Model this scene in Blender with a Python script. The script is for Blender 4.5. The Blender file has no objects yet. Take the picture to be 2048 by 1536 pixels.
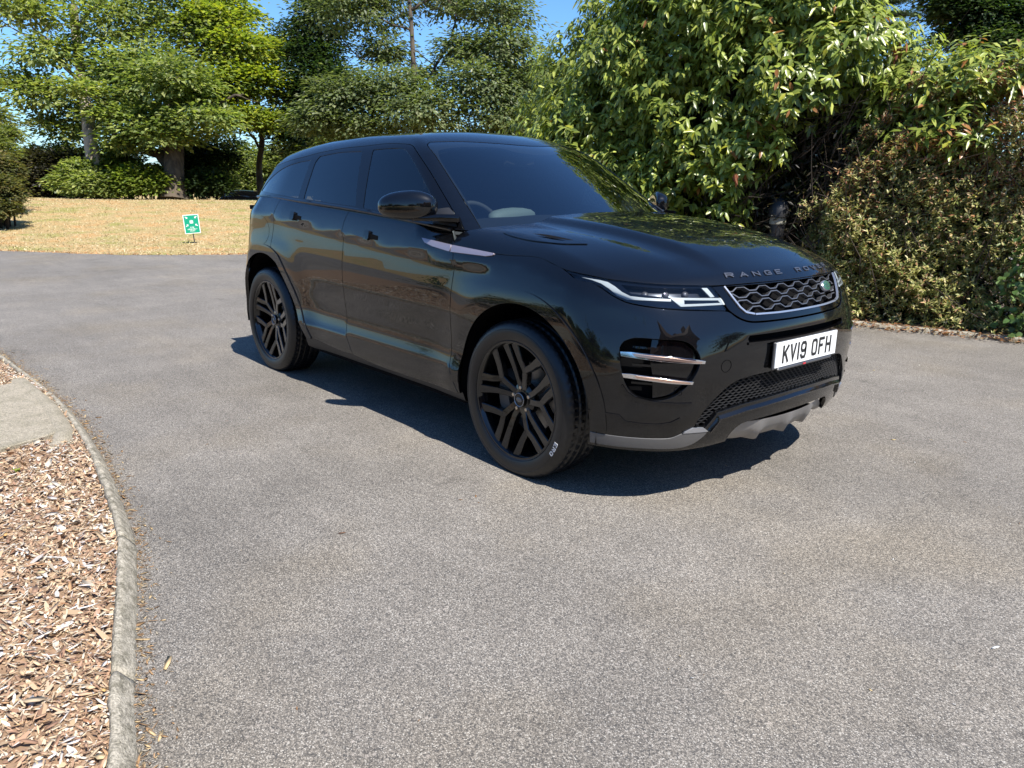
import bpy, math, random
import numpy as np
from mathutils import Vector, Matrix
from mathutils.geometry import delaunay_2d_cdt

# ------------------------------------------------------------------ camera, sky, sun, exposure
scn = bpy.context.scene
CAM = np.array([2.634, -3.233, 1.359])
YAW, PITCH, ROLL, FPX = 2.4270, 0.2550, 0.0150, 1558.14
def cam_axes():
    f = np.array([math.cos(PITCH)*math.cos(YAW), math.cos(PITCH)*math.sin(YAW), -math.sin(PITCH)])
    r = np.cross(f, [0, 0, 1]); r /= np.linalg.norm(r); u = np.cross(r, f)
    c, s = math.cos(ROLL), math.sin(ROLL)
    return np.array([c*r+s*u, -s*r+c*u, f])
AX = cam_axes()
cd = bpy.data.cameras.new('camera'); cam = bpy.data.objects.new('camera', cd); scn.collection.objects.link(cam)
cd.sensor_fit = 'HORIZONTAL'; cd.sensor_width = 36.0; cd.lens = FPX*36.0/2048.0
cd.clip_start = 0.05; cd.clip_end = 3000
m = Matrix.Identity(4)
for i in range(3):
    m[i][0], m[i][1], m[i][2], m[i][3] = AX[0][i], AX[1][i], -AX[2][i], CAM[i]
cam.matrix_world = m; scn.camera = cam
def at(px, py, depth):
    "a point of the place, measured in the 2048 px photograph at a distance in front of the camera"
    d = AX.T @ np.array([(px-1024)/FPX, -(py-768)/FPX, 1.0]); return CAM+d*depth

SUN = np.array([0.642, -0.045, 1.0]); SUN /= np.linalg.norm(SUN)
w = bpy.data.worlds.new('World'); scn.world = w; w.use_nodes = True
nt = w.node_tree; nt.nodes.clear()
sky = nt.nodes.new('ShaderNodeTexSky'); sky.sky_type = 'NISHITA'; sky.sun_disc = False
sky.sun_elevation = math.asin(SUN[2]); sky.sun_rotation = math.atan2(SUN[0], SUN[1])
sky.air_density = 1.0; sky.dust_density = 0.2; sky.ozone_density = 8.0; sky.altitude = 50
bg = nt.nodes.new('ShaderNodeBackground'); bg.inputs[1].default_value = 0.073
wo = nt.nodes.new('ShaderNodeOutputWorld'); bal = nt.nodes.new('ShaderNodeMix'); bal.data_type = 'RGBA'; bal.blend_type = 'MULTIPLY'; bal.inputs[0].default_value = 1.0; bal.inputs[7].default_value = (1.0, 1.26, 1.44, 1)   # the camera's cool rendering of a clear sky
nt.links.new(sky.outputs[0], bal.inputs[6]); nt.links.new(bal.outputs[2], bg.inputs[0]); nt.links.new(bg.outputs[0], wo.inputs[0])
sd = bpy.data.lights.new('sun', 'SUN'); sd.energy = 4.7; sd.angle = math.radians(0.53); sd.color = (1.0, 0.955, 0.89)
so = bpy.data.objects.new('sun', sd); scn.collection.objects.link(so)
so.rotation_euler = Vector(SUN).to_track_quat('Z', 'Y').to_euler()
scn.view_settings.view_transform = 'Standard'; scn.view_settings.look = 'None'
scn.view_settings.gamma = 1.0; scn.view_settings.use_curve_mapping = False
scn.view_settings.exposure = 0.92
scn.render.engine = 'CYCLES'
scn.cycles.max_bounces = 10; scn.cycles.transparent_max_bounces = 14; scn.cycles.glossy_bounces = 5
scn.cycles.sample_clamp_indirect = 6.0
scn.cycles.use_denoising = True

# ------------------------------------------------------------------ helpers
rng = np.random.default_rng(7)
def tag(o, label=None, cat=None, group=None, kind=None):
    if label: o['label'] = label
    if cat: o['category'] = cat
    if group: o['group'] = group
    if kind: o['kind'] = kind
    return o
def empty(name, loc=(0, 0, 0), rz=0.0, parent=None):
    o = bpy.data.objects.new(name, None); scn.collection.objects.link(o)
    o.location = loc; o.rotation_euler = (0, 0, rz); o.empty_display_size = 0.1
    if parent: o.parent = parent
    return o
def mesh_np(name, V, polys, mat, parent=None, smooth=False, normals=None, cols=None, matidx=None):
    "V (n,3); polys: an (m,k) array or a list of tuples"
    me = bpy.data.meshes.new(name)
    V = np.asarray(V, np.float32)
    if isinstance(polys, np.ndarray):
        k = polys.shape[1]; nl = polys.size
        me.vertices.add(len(V)); me.vertices.foreach_set('co', V.ravel())
        me.loops.add(nl); me.loops.foreach_set('vertex_index', polys.astype(np.int32).ravel())
        me.polygons.add(len(polys)); me.polygons.foreach_set('loop_start', np.arange(0, nl, k, dtype=np.int32))
        me.update(calc_edges=True)
    else:
        me.from_pydata(V.tolist(), [], [tuple(int(i) for i in p) for p in polys]); me.update()
    if smooth: me.polygons.foreach_set('use_smooth', [True]*len(me.polygons))
    if normals is not None: me.normals_split_custom_set_from_vertices([tuple(n) for n in np.asarray(normals, float)])
    if cols is not None:
        a = me.color_attributes.new('tint', 'FLOAT_COLOR', 'POINT')
        c = np.ones((len(V), 4), np.float32); c[:, :3] = cols; a.data.foreach_set('color', c.ravel())
    for mm in (mat if isinstance(mat, (list, tuple)) else [mat]): me.materials.append(mm)
    if matidx is not None: me.polygons.foreach_set('material_index', matidx)
    o = bpy.data.objects.new(name, me); scn.collection.objects.link(o)
    if parent is not None: o.parent = parent
    return o
class MB:
    def __init__(s): s.v = []; s.f = []
    def add(s, V, Fc):
        b = len(s.v); s.v += [tuple(map(float, p)) for p in V]; s.f += [tuple(i+b for i in f) for f in Fc]; return s
    def box(s, c, d, R=None, taper=1.0, bev=0.0):
        dx, dy, dz = d[0]/2, d[1]/2, d[2]/2
        if bev > 0:
            pts = []
            for sz in (-1, 1):
                for (ix, iy) in ((0, 0),):
                    pass
            ring = lambda z, ins: [(-dx+ins+bev, -dy+ins, z), (dx-ins-bev, -dy+ins, z), (dx-ins, -dy+ins+bev, z), (dx-ins, dy-ins-bev, z), (dx-ins-bev, dy-ins, z), (-dx+ins+bev, dy-ins, z), (-dx+ins, dy-ins-bev, z), (-dx+ins, -dy+ins+bev, z)]
            P = ring(-dz, bev*.7)+ring(-dz+bev, 0)+ring(dz-bev, 0)+ring(dz, bev*.7)
            Fc = []
            for r in range(3):
                for i in range(8):
                    j = (i+1) % 8; Fc.append((r*8+i, r*8+j, r*8+8+j, r*8+8+i))
            Fc.append(tuple(range(7, -1, -1))); Fc.append(tuple(range(24, 32)))
        else:
            t = taper
            P = [(-dx, -dy, -dz), (dx, -dy, -dz), (dx, dy, -dz), (-dx, dy, -dz), (-dx*t, -dy*t, dz), (dx*t, -dy*t, dz), (dx*t, dy*t, dz), (-dx*t, dy*t, dz)]
            Fc = [(3, 2, 1, 0), (4, 5, 6, 7), (0, 1, 5, 4), (1, 2, 6, 5), (2, 3, 7, 6), (3, 0, 4, 7)]
        P = np.array(P)
        if R is not None: P = P @ np.asarray(R).T
        return s.add(P+np.array(c), Fc)
    def tube(s, pts, rad, n=6, cap=True):
        pts = [np.array(p, float) for p in pts]; N = len(pts)
        rad = [rad]*N if np.isscalar(rad) else rad
        rings = []; up = np.array([0, 0, 1.0])
        for i, p in enumerate(pts):
            t = pts[min(i+1, N-1)]-pts[max(i-1, 0)]; t /= max(np.linalg.norm(t), 1e-9)
            a = np.cross(t, up if abs(t[2]) < .95 else np.array([1., 0, 0])); a /= np.linalg.norm(a); b = np.cross(t, a)
            rings.append([p+rad[i]*(math.cos(q)*a+math.sin(q)*b) for q in np.linspace(0, 2*math.pi, n, endpoint=False)])
        V = [v for r in rings for v in r]
        Fc = [(i*n+j, i*n+(j+1) % n, (i+1)*n+(j+1) % n, (i+1)*n+j) for i in range(N-1) for j in range(n)]
        if cap: Fc += [tuple(range(n-1, -1, -1)), tuple((N-1)*n+j for j in range(n))]
        return s.add(V, Fc)
    def lathe(s, prof, n=32, axis='z', c=(0, 0, 0), closed=False):
        "prof: (radius, height)"
        V = []
        for r, h in prof:
            for q in np.linspace(0, 2*math.pi, n, endpoint=False):
                p = (r*math.cos(q), r*math.sin(q), h) if axis == 'z' else (r*math.cos(q), h, r*math.sin(q))
                V.append((p[0]+c[0], p[1]+c[1], p[2]+c[2]))
        m_ = len(prof); Fc = []
        for i in range(m_-1 if not closed else m_):
            k = (i+1) % m_
            for j in range(n):
                q = (i*n+j, i*n+(j+1) % n, k*n+(j+1) % n, k*n+j)
                Fc.append(q if axis == 'z' else q[::-1])
        return s.add(V, Fc)
    def build(s, name, mat, parent=None, smooth=False):
        return mesh_np(name, np.array(s.v), s.f, mat, parent, smooth)
def sst(a, b, x):
    t = np.clip((x-a)/(b-a), 0, 1); return t*t*(3-2*t)
def autosmooth(o, ang=35):
    "sharp edges above the angle, smooth below"
    me = o.data; me.polygons.foreach_set('use_smooth', [True]*len(me.polygons))
    me.set_sharp_from_angle(angle=math.radians(ang))
    return o

# ------------------------------------------------------------------ materials
def nodes(name):
    m = bpy.data.materials.new(name); m.use_nodes = True; t = m.node_tree; t.nodes.clear()
    o = t.nodes.new('ShaderNodeOutputMaterial'); return m, t, o
def N(t, typ, **kw):
    n = t.nodes.new(typ)
    for k, v in kw.items():
        if k.startswith('i_'):
            key = k[2:].replace('_', ' '); n.inputs[int(key) if key.isdigit() else key].default_value = v
        else: setattr(n, k, v)
    return n
def L(t, a, b): t.links.new(a, b)
def c4(c): return (c[0], c[1], c[2], 1.0)
def plain(name, col, rough=.6, metal=0.0, spec=.5, coat=0.0, coatr=.02, noise=0.0, nscale=30, bump=0.0, bscale=200):
    m, t, o = nodes(name)
    b = N(t, 'ShaderNodeBsdfPrincipled', i_Base_Color=c4(col), i_Roughness=rough, i_Metallic=metal)
    b.inputs['Specular IOR Level'].default_value = spec; b.inputs['Coat Weight'].default_value = coat; b.inputs['Coat Roughness'].default_value = coatr
    tc = N(t, 'ShaderNodeTexCoord')
    if noise > 0:
        n = N(t, 'ShaderNodeTexNoise', i_Scale=nscale, i_Detail=4.0); L(t, tc.outputs['Object'], n.inputs['Vector'])
        mx = N(t, 'ShaderNodeMix', data_type='RGBA'); mx.inputs[6].default_value = c4([x*(1-noise) for x in col]); mx.inputs[7].default_value = c4([min(1, x*(1+noise)) for x in col])
        L(t, n.outputs[0], mx.inputs[0]); L(t, mx.outputs[2], b.inputs['Base Color'])
    if bump > 0:
        n2 = N(t, 'ShaderNodeTexNoise', i_Scale=bscale, i_Detail=3.0); L(t, tc.outputs['Object'], n2.inputs['Vector'])
        bp = N(t, 'ShaderNodeBump', i_Strength=bump, i_Distance=0.002); L(t, n2.outputs[0], bp.inputs['Height']); L(t, bp.outputs[0], b.inputs['Normal'])
    L(t, b.outputs[0], o.inputs[0]); return m
def glass(name, tint, ior=1.5, rough=0.0, refl=1.0):
    m, t, o = nodes(name)
    tr = N(t, 'ShaderNodeBsdfTransparent', i_Color=c4(tint)); g = N(t, 'ShaderNodeBsdfGlossy', i_Roughness=rough)
    fr = N(t, 'ShaderNodeFresnel', i_IOR=ior)
    # both faces of the pane reflect
    mu = N(t, 'ShaderNodeMath', operation='MULTIPLY', use_clamp=True); mu.inputs[1].default_value = refl; L(t, fr.outputs[0], mu.inputs[0])
    mx = N(t, 'ShaderNodeMixShader'); L(t, mu.outputs[0], mx.inputs[0]); L(t, tr.outputs[0], mx.inputs[1]); L(t, g.outputs[0], mx.inputs[2]); L(t, mx.outputs[0], o.inputs[0])
    return m
def paint_mat():
    m, t, o = nodes('black_metallic_paint')
    b = N(t, 'ShaderNodeBsdfPrincipled', i_Base_Color=(.001, .001, .0012, 1), i_Roughness=.42, i_Metallic=.0)
    b.inputs['Specular IOR Level'].default_value = .05
    b.inputs['Coat Weight'].default_value = 1.0; b.inputs['Coat Roughness'].default_value = .012; b.inputs['Coat IOR'].default_value = 1.54
    tc = N(t, 'ShaderNodeTexCoord'); v = N(t, 'ShaderNodeTexVoronoi', i_Scale=900.0); L(t, tc.outputs['Object'], v.inputs['Vector'])
    r = N(t, 'ShaderNodeValToRGB'); r.color_ramp.elements[0].position = .0; r.color_ramp.elements[0].color = (.0004, .0005, .0008, 1)
    r.color_ramp.elements[1].position = .9; r.color_ramp.elements[1].color = (.0030, .0032, .0038, 1)
    L(t, v.outputs['Color'], r.inputs[0]); L(t, r.outputs[0], b.inputs['Base Color'])
    # thin dust film: slightly uneven base roughness
    n = N(t, 'ShaderNodeTexNoise', i_Scale=3.0, i_Detail=5.0); L(t, tc.outputs['Object'], n.inputs['Vector'])
    mr = N(t, 'ShaderNodeMapRange'); mr.inputs[3].default_value = .002; mr.inputs[4].default_value = .008; L(t, n.outputs[0], mr.inputs[0]); L(t, mr.outputs[0], b.inputs['Coat Roughness'])
    L(t, b.outputs[0], o.inputs[0]); return m
def leaf_mat(name, rough=.38, trans=.35, spec=.5, tcol=(1.25, 1.35, .55)):
    m, t, o = nodes(name)
    a = N(t, 'ShaderNodeAttribute', attribute_name='tint')
    b = N(t, 'ShaderNodeBsdfPrincipled', i_Roughness=rough); b.inputs['Specular IOR Level'].default_value = spec
    L(t, a.outputs['Color'], b.inputs['Base Color'])
    tl = N(t, 'ShaderNodeBsdfTranslucent'); mm = N(t, 'ShaderNodeMix', data_type='RGBA', blend_type='MULTIPLY'); mm.inputs[0].default_value = 1.0
    L(t, a.outputs['Color'], mm.inputs[6]); mm.inputs[7].default_value = c4(tcol); L(t, mm.outputs[2], tl.inputs[0])
    mx = N(t, 'ShaderNodeMixShader'); mx.inputs[0].default_value = trans
    L(t, b.outputs[0], mx.inputs[1]); L(t, tl.outputs[0], mx.inputs[2]); L(t, mx.outputs[0], o.inputs[0]); return m
def leaf_obj_mat(name, cols, rough=.35, trans=.3):
    "for single leaves: the colour varies from object to object"
    m, t, o = nodes(name)
    oi = N(t, 'ShaderNodeObjectInfo'); r = N(t, 'ShaderNodeValToRGB'); r.color_ramp.interpolation = 'CONSTANT'
    e = r.color_ramp.elements; e[0].position = 0; e[0].color = c4(cols[0]); e[1].position = 1.0/len(cols); e[1].color = c4(cols[1])
    for i in range(2, len(cols)):
        q = e.new(i/len(cols)); q.color = c4(cols[i])
    L(t, oi.outputs['Random'], r.inputs[0])
    b = N(t, 'ShaderNodeBsdfPrincipled', i_Roughness=rough); L(t, r.outputs[0], b.inputs['Base Color'])
    tl = N(t, 'ShaderNodeBsdfTranslucent'); L(t, r.outputs[0], tl.inputs[0])
    mx = N(t, 'ShaderNodeMixShader'); mx.inputs[0].default_value = trans
    L(t, b.outputs[0], mx.inputs[1]); L(t, tl.outputs[0], mx.inputs[2]); L(t, mx.outputs[0], o.inputs[0]); return m
def tint_mat(name, rough=.8, bump=0.0):
    m, t, o = nodes(name)
    a = N(t, 'ShaderNodeAttribute', attribute_name='tint'); b = N(t, 'ShaderNodeBsdfPrincipled', i_Roughness=rough); b.inputs['Specular IOR Level'].default_value = .25
    L(t, a.outputs['Color'], b.inputs['Base Color']); L(t, b.outputs[0], o.inputs[0]); return m
def asphalt_mat():
    m, t, o = nodes('weathered_asphalt')
    tc = N(t, 'ShaderNodeTexCoord'); P = tc.outputs['Object']
    v = N(t, 'ShaderNodeTexVoronoi', i_Scale=290.0); L(t, P, v.inputs['Vector'])
    v2 = N(t, 'ShaderNodeTexVoronoi', i_Scale=52.0); L(t, P, v2.inputs['Vector'])
    r = N(t, 'ShaderNodeValToRGB'); e = r.color_ramp.elements
    e[0].position = .0; e[0].color = (.070, .068, .066, 1); e[1].position = 1.0; e[1].color = (.43, .405, .36, 1)
    q = e.new(.30); q.color = (.155, .139, .119, 1); q = e.new(.60); q.color = (.217, .195, .166, 1); q = e.new(.86); q.color = (.312, .280, .238, 1)
    sx = N(t, 'ShaderNodeSeparateColor'); L(t, v.outputs['Color'], sx.inputs[0]); L(t, sx.outputs[0], r.inputs[0])
    # occasional larger pale and pinkish stones
    s2 = N(t, 'ShaderNodeSeparateColor'); L(t, v2.outputs['Color'], s2.inputs[0])
    r2 = N(t, 'ShaderNodeValToRGB'); r2.color_ramp.elements[0].position = .90; r2.color_ramp.elements[0].color = (0, 0, 0, 1); r2.color_ramp.elements[1].position = .93; r2.color_ramp.elements[1].color = (1, 1, 1, 1)
    L(t, s2.outputs[1], r2.inputs[0])
    d2 = N(t, 'ShaderNodeMapRange', i_From_Min=.16, i_From_Max=.34, i_To_Min=1.0, i_To_Max=0.0); L(t, v2.outputs['Distance'], d2.inputs[0])
    mm = N(t, 'ShaderNodeMath', operation='MULTIPLY'); L(t, r2.outputs[0], mm.inputs[0]); L(t, d2.outputs[0], mm.inputs[1])
    mx = N(t, 'ShaderNodeMix', data_type='RGBA'); L(t, mm.outputs[0], mx.inputs[0]); L(t, r.outputs[0], mx.inputs[6]); mx.inputs[7].default_value = (.36, .32, .28, 1)
    # dark pits between the stones
    dp = N(t, 'ShaderNodeMapRange', i_From_Min=.28, i_From_Max=.62, i_To_Min=1.04, i_To_Max=.58); L(t, v.outputs['Distance'], dp.inputs[0])
    m1 = N(t, 'ShaderNodeMix', data_type='RGBA', blend_type='MULTIPLY'); m1.inputs[0].default_value = 1; L(t, mx.outputs[2], m1.inputs[6]); L(t, dp.outputs[0], m1.inputs[7])
    # large soft stains and warm dusty patches
    n1 = N(t, 'ShaderNodeTexNoise', i_Scale=.55, i_Detail=6.0, i_Roughness=.6); L(t, P, n1.inputs['Vector'])
    n2 = N(t, 'ShaderNodeTexNoise', i_Scale=3.2, i_Detail=5.0); L(t, P, n2.inputs['Vector'])
    a1 = N(t, 'ShaderNodeMapRange', i_From_Min=.3, i_From_Max=.7, i_To_Min=.84, i_To_Max=1.24); L(t, n1.outputs[0], a1.inputs[0])
    a2 = N(t, 'ShaderNodeMapRange', i_From_Min=.3, i_From_Max=.7, i_To_Min=.91, i_To_Max=1.09); L(t, n2.outputs[0], a2.inputs[0])
    mu = N(t, 'ShaderNodeMath', operation='MULTIPLY'); L(t, a1.outputs[0], mu.inputs[0]); L(t, a2.outputs[0], mu.inputs[1])
    m2 = N(t, 'ShaderNodeMix', data_type='RGBA', blend_type='MULTIPLY'); m2.inputs[0].default_value = 1; L(t, m1.outputs[2], m2.inputs[6]); L(t, mu.outputs[0], m2.inputs[7])
    n3 = N(t, 'ShaderNodeTexNoise', i_Scale=.93, i_Detail=3.0); L(t, P, n3.inputs['Vector'])
    r3 = N(t, 'ShaderNodeMapRange', i_From_Min=.48, i_From_Max=.70, i_To_Min=0, i_To_Max=.65); L(t, n3.outputs[0], r3.inputs[0])
    m3 = N(t, 'ShaderNodeMix', data_type='RGBA', blend_type='MULTIPLY'); L(t, r3.outputs[0], m3.inputs[0]); L(t, m2.outputs[2], m3.inputs[6]); m3.inputs[7].default_value = (1.06, 1.0, .88, 1)
    # darker, coarser worn spots where the binder shows, and faint rolled streaks
    n4 = N(t, 'ShaderNodeTexNoise', i_Scale=1.7, i_Detail=9.0, i_Roughness=.72); mp4 = N(t, 'ShaderNodeMapping'); mp4.inputs['Location'].default_value = (5.3, 2.1, 0); L(t, P, mp4.inputs[0]); L(t, mp4.outputs[0], n4.inputs['Vector'])
    r4 = N(t, 'ShaderNodeMapRange', i_From_Min=.60, i_From_Max=.72, i_To_Min=1.0, i_To_Max=.66); L(t, n4.outputs[0], r4.inputs[0])
    mp5 = N(t, 'ShaderNodeMapping'); mp5.inputs['Rotation'].default_value = (0, 0, .5); mp5.inputs['Scale'].default_value = (.5, 7, 1); L(t, P, mp5.inputs[0]); n5 = N(t, 'ShaderNodeTexNoise', i_Scale=1.0, i_Detail=4.0); L(t, mp5.outputs[0], n5.inputs['Vector'])
    r5 = N(t, 'ShaderNodeMapRange', i_From_Min=.3, i_From_Max=.7, i_To_Min=.95, i_To_Max=1.05); L(t, n5.outputs[0], r5.inputs[0])
    mu4 = N(t, 'ShaderNodeMath', operation='MULTIPLY'); L(t, r4.outputs[0], mu4.inputs[0]); L(t, r5.outputs[0], mu4.inputs[1])
    m4 = N(t, 'ShaderNodeMix', data_type='RGBA', blend_type='MULTIPLY'); m4.inputs[0].default_value = 1; L(t, m3.outputs[2], m4.inputs[6]); L(t, mu4.outputs[0], m4.inputs[7])
    b = N(t, 'ShaderNodeBsdfPrincipled', i_Roughness=.82); b.inputs['Specular IOR Level'].default_value = .35; L(t, m4.outputs[2], b.inputs['Base Color'])
    iv = N(t, 'ShaderNodeMath', operation='SUBTRACT'); iv.inputs[0].default_value = 1; L(t, v.outputs['Distance'], iv.inputs[1])
    bp = N(t, 'ShaderNodeBump', i_Strength=.35, i_Distance=.0025); L(t, iv.outputs[0], bp.inputs['Height']); L(t, bp.outputs[0], b.inputs['Normal'])
    L(t, b.outputs[0], o.inputs[0]); return m
def grass_mat():
    m, t, o = nodes('dry_grass')
    tc = N(t, 'ShaderNodeTexCoord'); P = tc.outputs['Object']
    n0 = N(t, 'ShaderNodeTexNoise', i_Scale=18.0, i_Detail=8.0, i_Roughness=.7); L(t, P, n0.inputs['Vector'])
    n1 = N(t, 'ShaderNodeTexNoise', i_Scale=1.1, i_Detail=6.0, i_Roughness=.6); L(t, P, n1.inputs['Vector'])
    r = N(t, 'ShaderNodeValToRGB'); e = r.color_ramp.elements
    e[0].position = .25; e[0].color = (.17, .13, .062, 1); e[1].position = .8; e[1].color = (.50, .385, .215, 1); q = e.new(.5); q.color = (.36, .272, .138, 1)
    L(t, n0.outputs[0], r.inputs[0])
    r1 = N(t, 'ShaderNodeValToRGB'); e = r1.color_ramp.elements
    e[0].position = .36; e[0].color = (.72, .88, .55, 1); e[1].position = .66; e[1].color = (1.16, .92, .76, 1); q = e.new(.5); q.color = (1.03, 1, .95, 1)
    L(t, n1.outputs[0], r1.inputs[0])
    mx = N(t, 'ShaderNodeMix', data_type='RGBA', blend_type='MULTIPLY'); mx.inputs[0].default_value = 1; L(t, r.outputs[0], mx.inputs[6]); L(t, r1.outputs[0], mx.inputs[7])
    b = N(t, 'ShaderNodeBsdfPrincipled', i_Roughness=.95); b.inputs['Specular IOR Level'].default_value = .1; L(t, mx.outputs[2], b.inputs['Base Color'])
    bp = N(t, 'ShaderNodeBump', i_Strength=.7, i_Distance=.03); L(t, n0.outputs[0], bp.inputs['Height']); L(t, bp.outputs[0], b.inputs['Normal'])
    L(t, b.outputs[0], o.inputs[0]); return m
def concrete_mat(name, base, moss=(.09, .095, .065), mossiness=.5, scale=14):
    m, t, o = nodes(name)
    tc = N(t, 'ShaderNodeTexCoord'); P = tc.outputs['Object']
    n0 = N(t, 'ShaderNodeTexNoise', i_Scale=float(scale), i_Detail=8.0, i_Roughness=.7); L(t, P, n0.inputs['Vector'])
    n1 = N(t, 'ShaderNodeTexNoise', i_Scale=160.0, i_Detail=3.0); L(t, P, n1.inputs['Vector'])
    r = N(t, 'ShaderNodeMapRange', i_From_Min=.42, i_From_Max=.62, i_To_Min=0, i_To_Max=mossiness); L(t, n0.outputs[0], r.inputs[0])
    r2 = N(t, 'ShaderNodeMapRange', i_From_Min=.3, i_From_Max=.7, i_To_Min=.6, i_To_Max=1.4); L(t, n1.outputs[0], r2.inputs[0])
    mx = N(t, 'ShaderNodeMix', data_type='RGBA'); L(t, r.outputs[0], mx.inputs[0]); mx.inputs[6].default_value = c4(base); mx.inputs[7].default_value = c4(moss)
    m1 = N(t, 'ShaderNodeMix', data_type='RGBA', blend_type='MULTIPLY'); m1.inputs[0].default_value = 1; L(t, mx.outputs[2], m1.inputs[6]); L(t, r2.outputs[0], m1.inputs[7])
    b = N(t, 'ShaderNodeBsdfPrincipled', i_Roughness=.9); b.inputs['Specular IOR Level'].default_value = .2; L(t, m1.outputs[2], b.inputs['Base Color'])
    bp = N(t, 'ShaderNodeBump', i_Strength=.8, i_Distance=.005); L(t, n1.outputs[0], bp.inputs['Height']); L(t, bp.outputs[0], b.inputs['Normal'])
    L(t, b.outputs[0], o.inputs[0]); return m
def bark_mat(name, c1, c2, patch=.5):
    m, t, o = nodes(name)
    tc = N(t, 'ShaderNodeTexCoord'); mp = N(t, 'ShaderNodeMapping'); mp.inputs['Scale'].default_value = (1, 1, .35); L(t, tc.outputs['Object'], mp.inputs[0])
    n0 = N(t, 'ShaderNodeTexNoise', i_Scale=5.0, i_Detail=6.0); L(t, mp.outputs[0], n0.inputs['Vector'])
    r = N(t, 'ShaderNodeValToRGB'); e = r.color_ramp.elements; e[0].position = patch-.08; e[0].color = c4(c1); e[1].position = patch+.08; e[1].color = c4(c2); L(t, n0.outputs[0], r.inputs[0])
    b = N(t, 'ShaderNodeBsdfPrincipled', i_Roughness=.9); L(t, r.outputs[0], b.inputs['Base Color'])
    bp = N(t, 'ShaderNodeBump', i_Strength=.8, i_Distance=.03); L(t, n0.outputs[0], bp.inputs['Height']); L(t, bp.outputs[0], b.inputs['Normal'])
    L(t, b.outputs[0], o.inputs[0]); return m
M = {}
M['paint'] = paint_mat()
M['gloss_black'] = plain('gloss_black_trim', (.0025, .0025, .003), .3, spec=0.0, coat=1.0, coatr=.01)
M['black_plastic'] = plain('black_plastic', (.018, .018, .019), .5, bump=.2)
M['dark_void'] = plain('matt_black_lining', (.004, .004, .0045), .95, spec=.1)
M['rubber'] = plain('tyre_rubber', (.0065, .0065, .007), .40, noise=.3, nscale=12, bump=.15, bscale=120)
M['wheel_black'] = plain('gloss_black_alloy', (.004, .004, .004), .3, spec=.1, coat=1.0, coatr=.05)
M['steel'] = plain('brake_disc_steel', (.32, .31, .30), .38, metal=1.0, noise=.3, nscale=60)
M['caliper'] = plain('caliper_iron', (.10, .095, .09), .6, metal=.5)
M['chrome'] = plain('chrome', (.72, .72, .74), .10, metal=1.0)
M['nut'] = plain('wheel_nut_metal', (.55, .48, .40), .35, metal=1.0)
M['copper'] = plain('copper_satin_trim', (.74, .52, .42), .30, metal=1.0, coat=.5)
M['mauve'] = plain('satin_silver_mauve_trim', (.36, .32, .37), .42, metal=.6)
M['grey_satin'] = plain('satin_grey_trim', (.15, .152, .16), .38, metal=.7)
M['silver_satin'] = plain('satin_silver_trim', (.48, .50, .54), .35, metal=.8)
M['letter'] = plain('bonnet_letter_grey', (.16, .165, .18), .32, metal=.8)
M['grey_dull'] = plain('grey_cladding', (.10, .098, .096), .38, coat=.3)
M['skid'] = plain('skid_plate_grey', (.27, .26, .25), .5, metal=.5, noise=.25, nscale=9)
M['glass_front'] = glass('windscreen_glass', (.66, .76, .78), 1.70, refl=2.0)
M['glass_side'] = glass('side_window_glass', (.10, .12, .125), 1.54, refl=1.6)
M['glass_lamp'] = glass('headlight_lens', (.85, .87, .9), 1.45, refl=1.2)
M['frit'] = plain('windscreen_frit', (.006, .006, .007), .4)
M['drl'] = plain('daylight_strip_plastic', (.42, .46, .46), .35, spec=.6)
M['lamp_in'] = plain('lamp_housing', (.045, .05, .06), .2, metal=.6)
M['plate'] = plain('number_plate_white', (.78, .79, .78), .35, coat=.4)
M['print'] = plain('plate_print_black', (.012, .012, .013), .4)
M['plate_edge'] = plain('plate_surround', (.05, .05, .052), .5)
M['red_print'] = plain('dealer_print_red', (.5, .03, .04), .5)
M['badge_green'] = plain('badge_green', (.05, .17, .11), .25, metal=.3, coat=1)
M['seat'] = plain('seat_leather', (.035, .035, .038), .55)
M['dash'] = plain('dashboard_vinyl', (.05, .05, .052), .6)
M['dash_sunlit'] = plain('dash_sunlit_tone', (.13, .155, .145), .7)  # pale tone stands in for sunlight on the dash
M['white_print'] = plain('tyre_letter_white', (.55, .55, .55), .6)
M['asphalt'] = asphalt_mat()
M['grass'] = grass_mat()
M['concrete'] = concrete_mat('kerb_concrete', (.36, .325, .26), (.13, .118, .085), .85, 30)
M['slab'] = concrete_mat('path_slab_concrete', (.30, .265, .205), (.20, .18, .13), .7, 9)
M['mulch'] = plain('mulch_soil', (.25, .16, .095), .95, noise=.5, nscale=45, bump=.8, bscale=90)
M['chip'] = tint_mat('wood_chip', .85)
M['soil'] = plain('dry_soil', (.10, .07, .045), .95, noise=.4, nscale=20, bump=.6)
M['leaf'] = leaf_mat('tree_leaf', .45, .46)
M['laurel'] = leaf_mat('laurel_leaf', .32, .32, .5)
M['dryleaf'] = leaf_mat('hedge_leaf', .42, .38, .5, (1.2, 1.15, .7))
M['bark_pale'] = bark_mat('plane_bark', (.34, .28, .21), (.14, .105, .075), .55)
M['bark'] = bark_mat('dark_bark', (.045, .034, .024), (.095, .072, .048), .5)
M['twig'] = plain('twig_brown', (.045, .032, .022), .9)
M['green_sign'] = plain('sign_green', (.0, .30, .17), .45)
M['sign_white'] = plain('sign_white', (.78, .82, .78), .5)
M['post'] = plain('post_dark', (.03, .03, .028), .6)
M['brick'] = plain('red_brick', (.20, .07, .045), .9, noise=.35, nscale=6)
M['rooftile'] = plain('roof_tile', (.12, .055, .04), .9, noise=.3, nscale=5)
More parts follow.
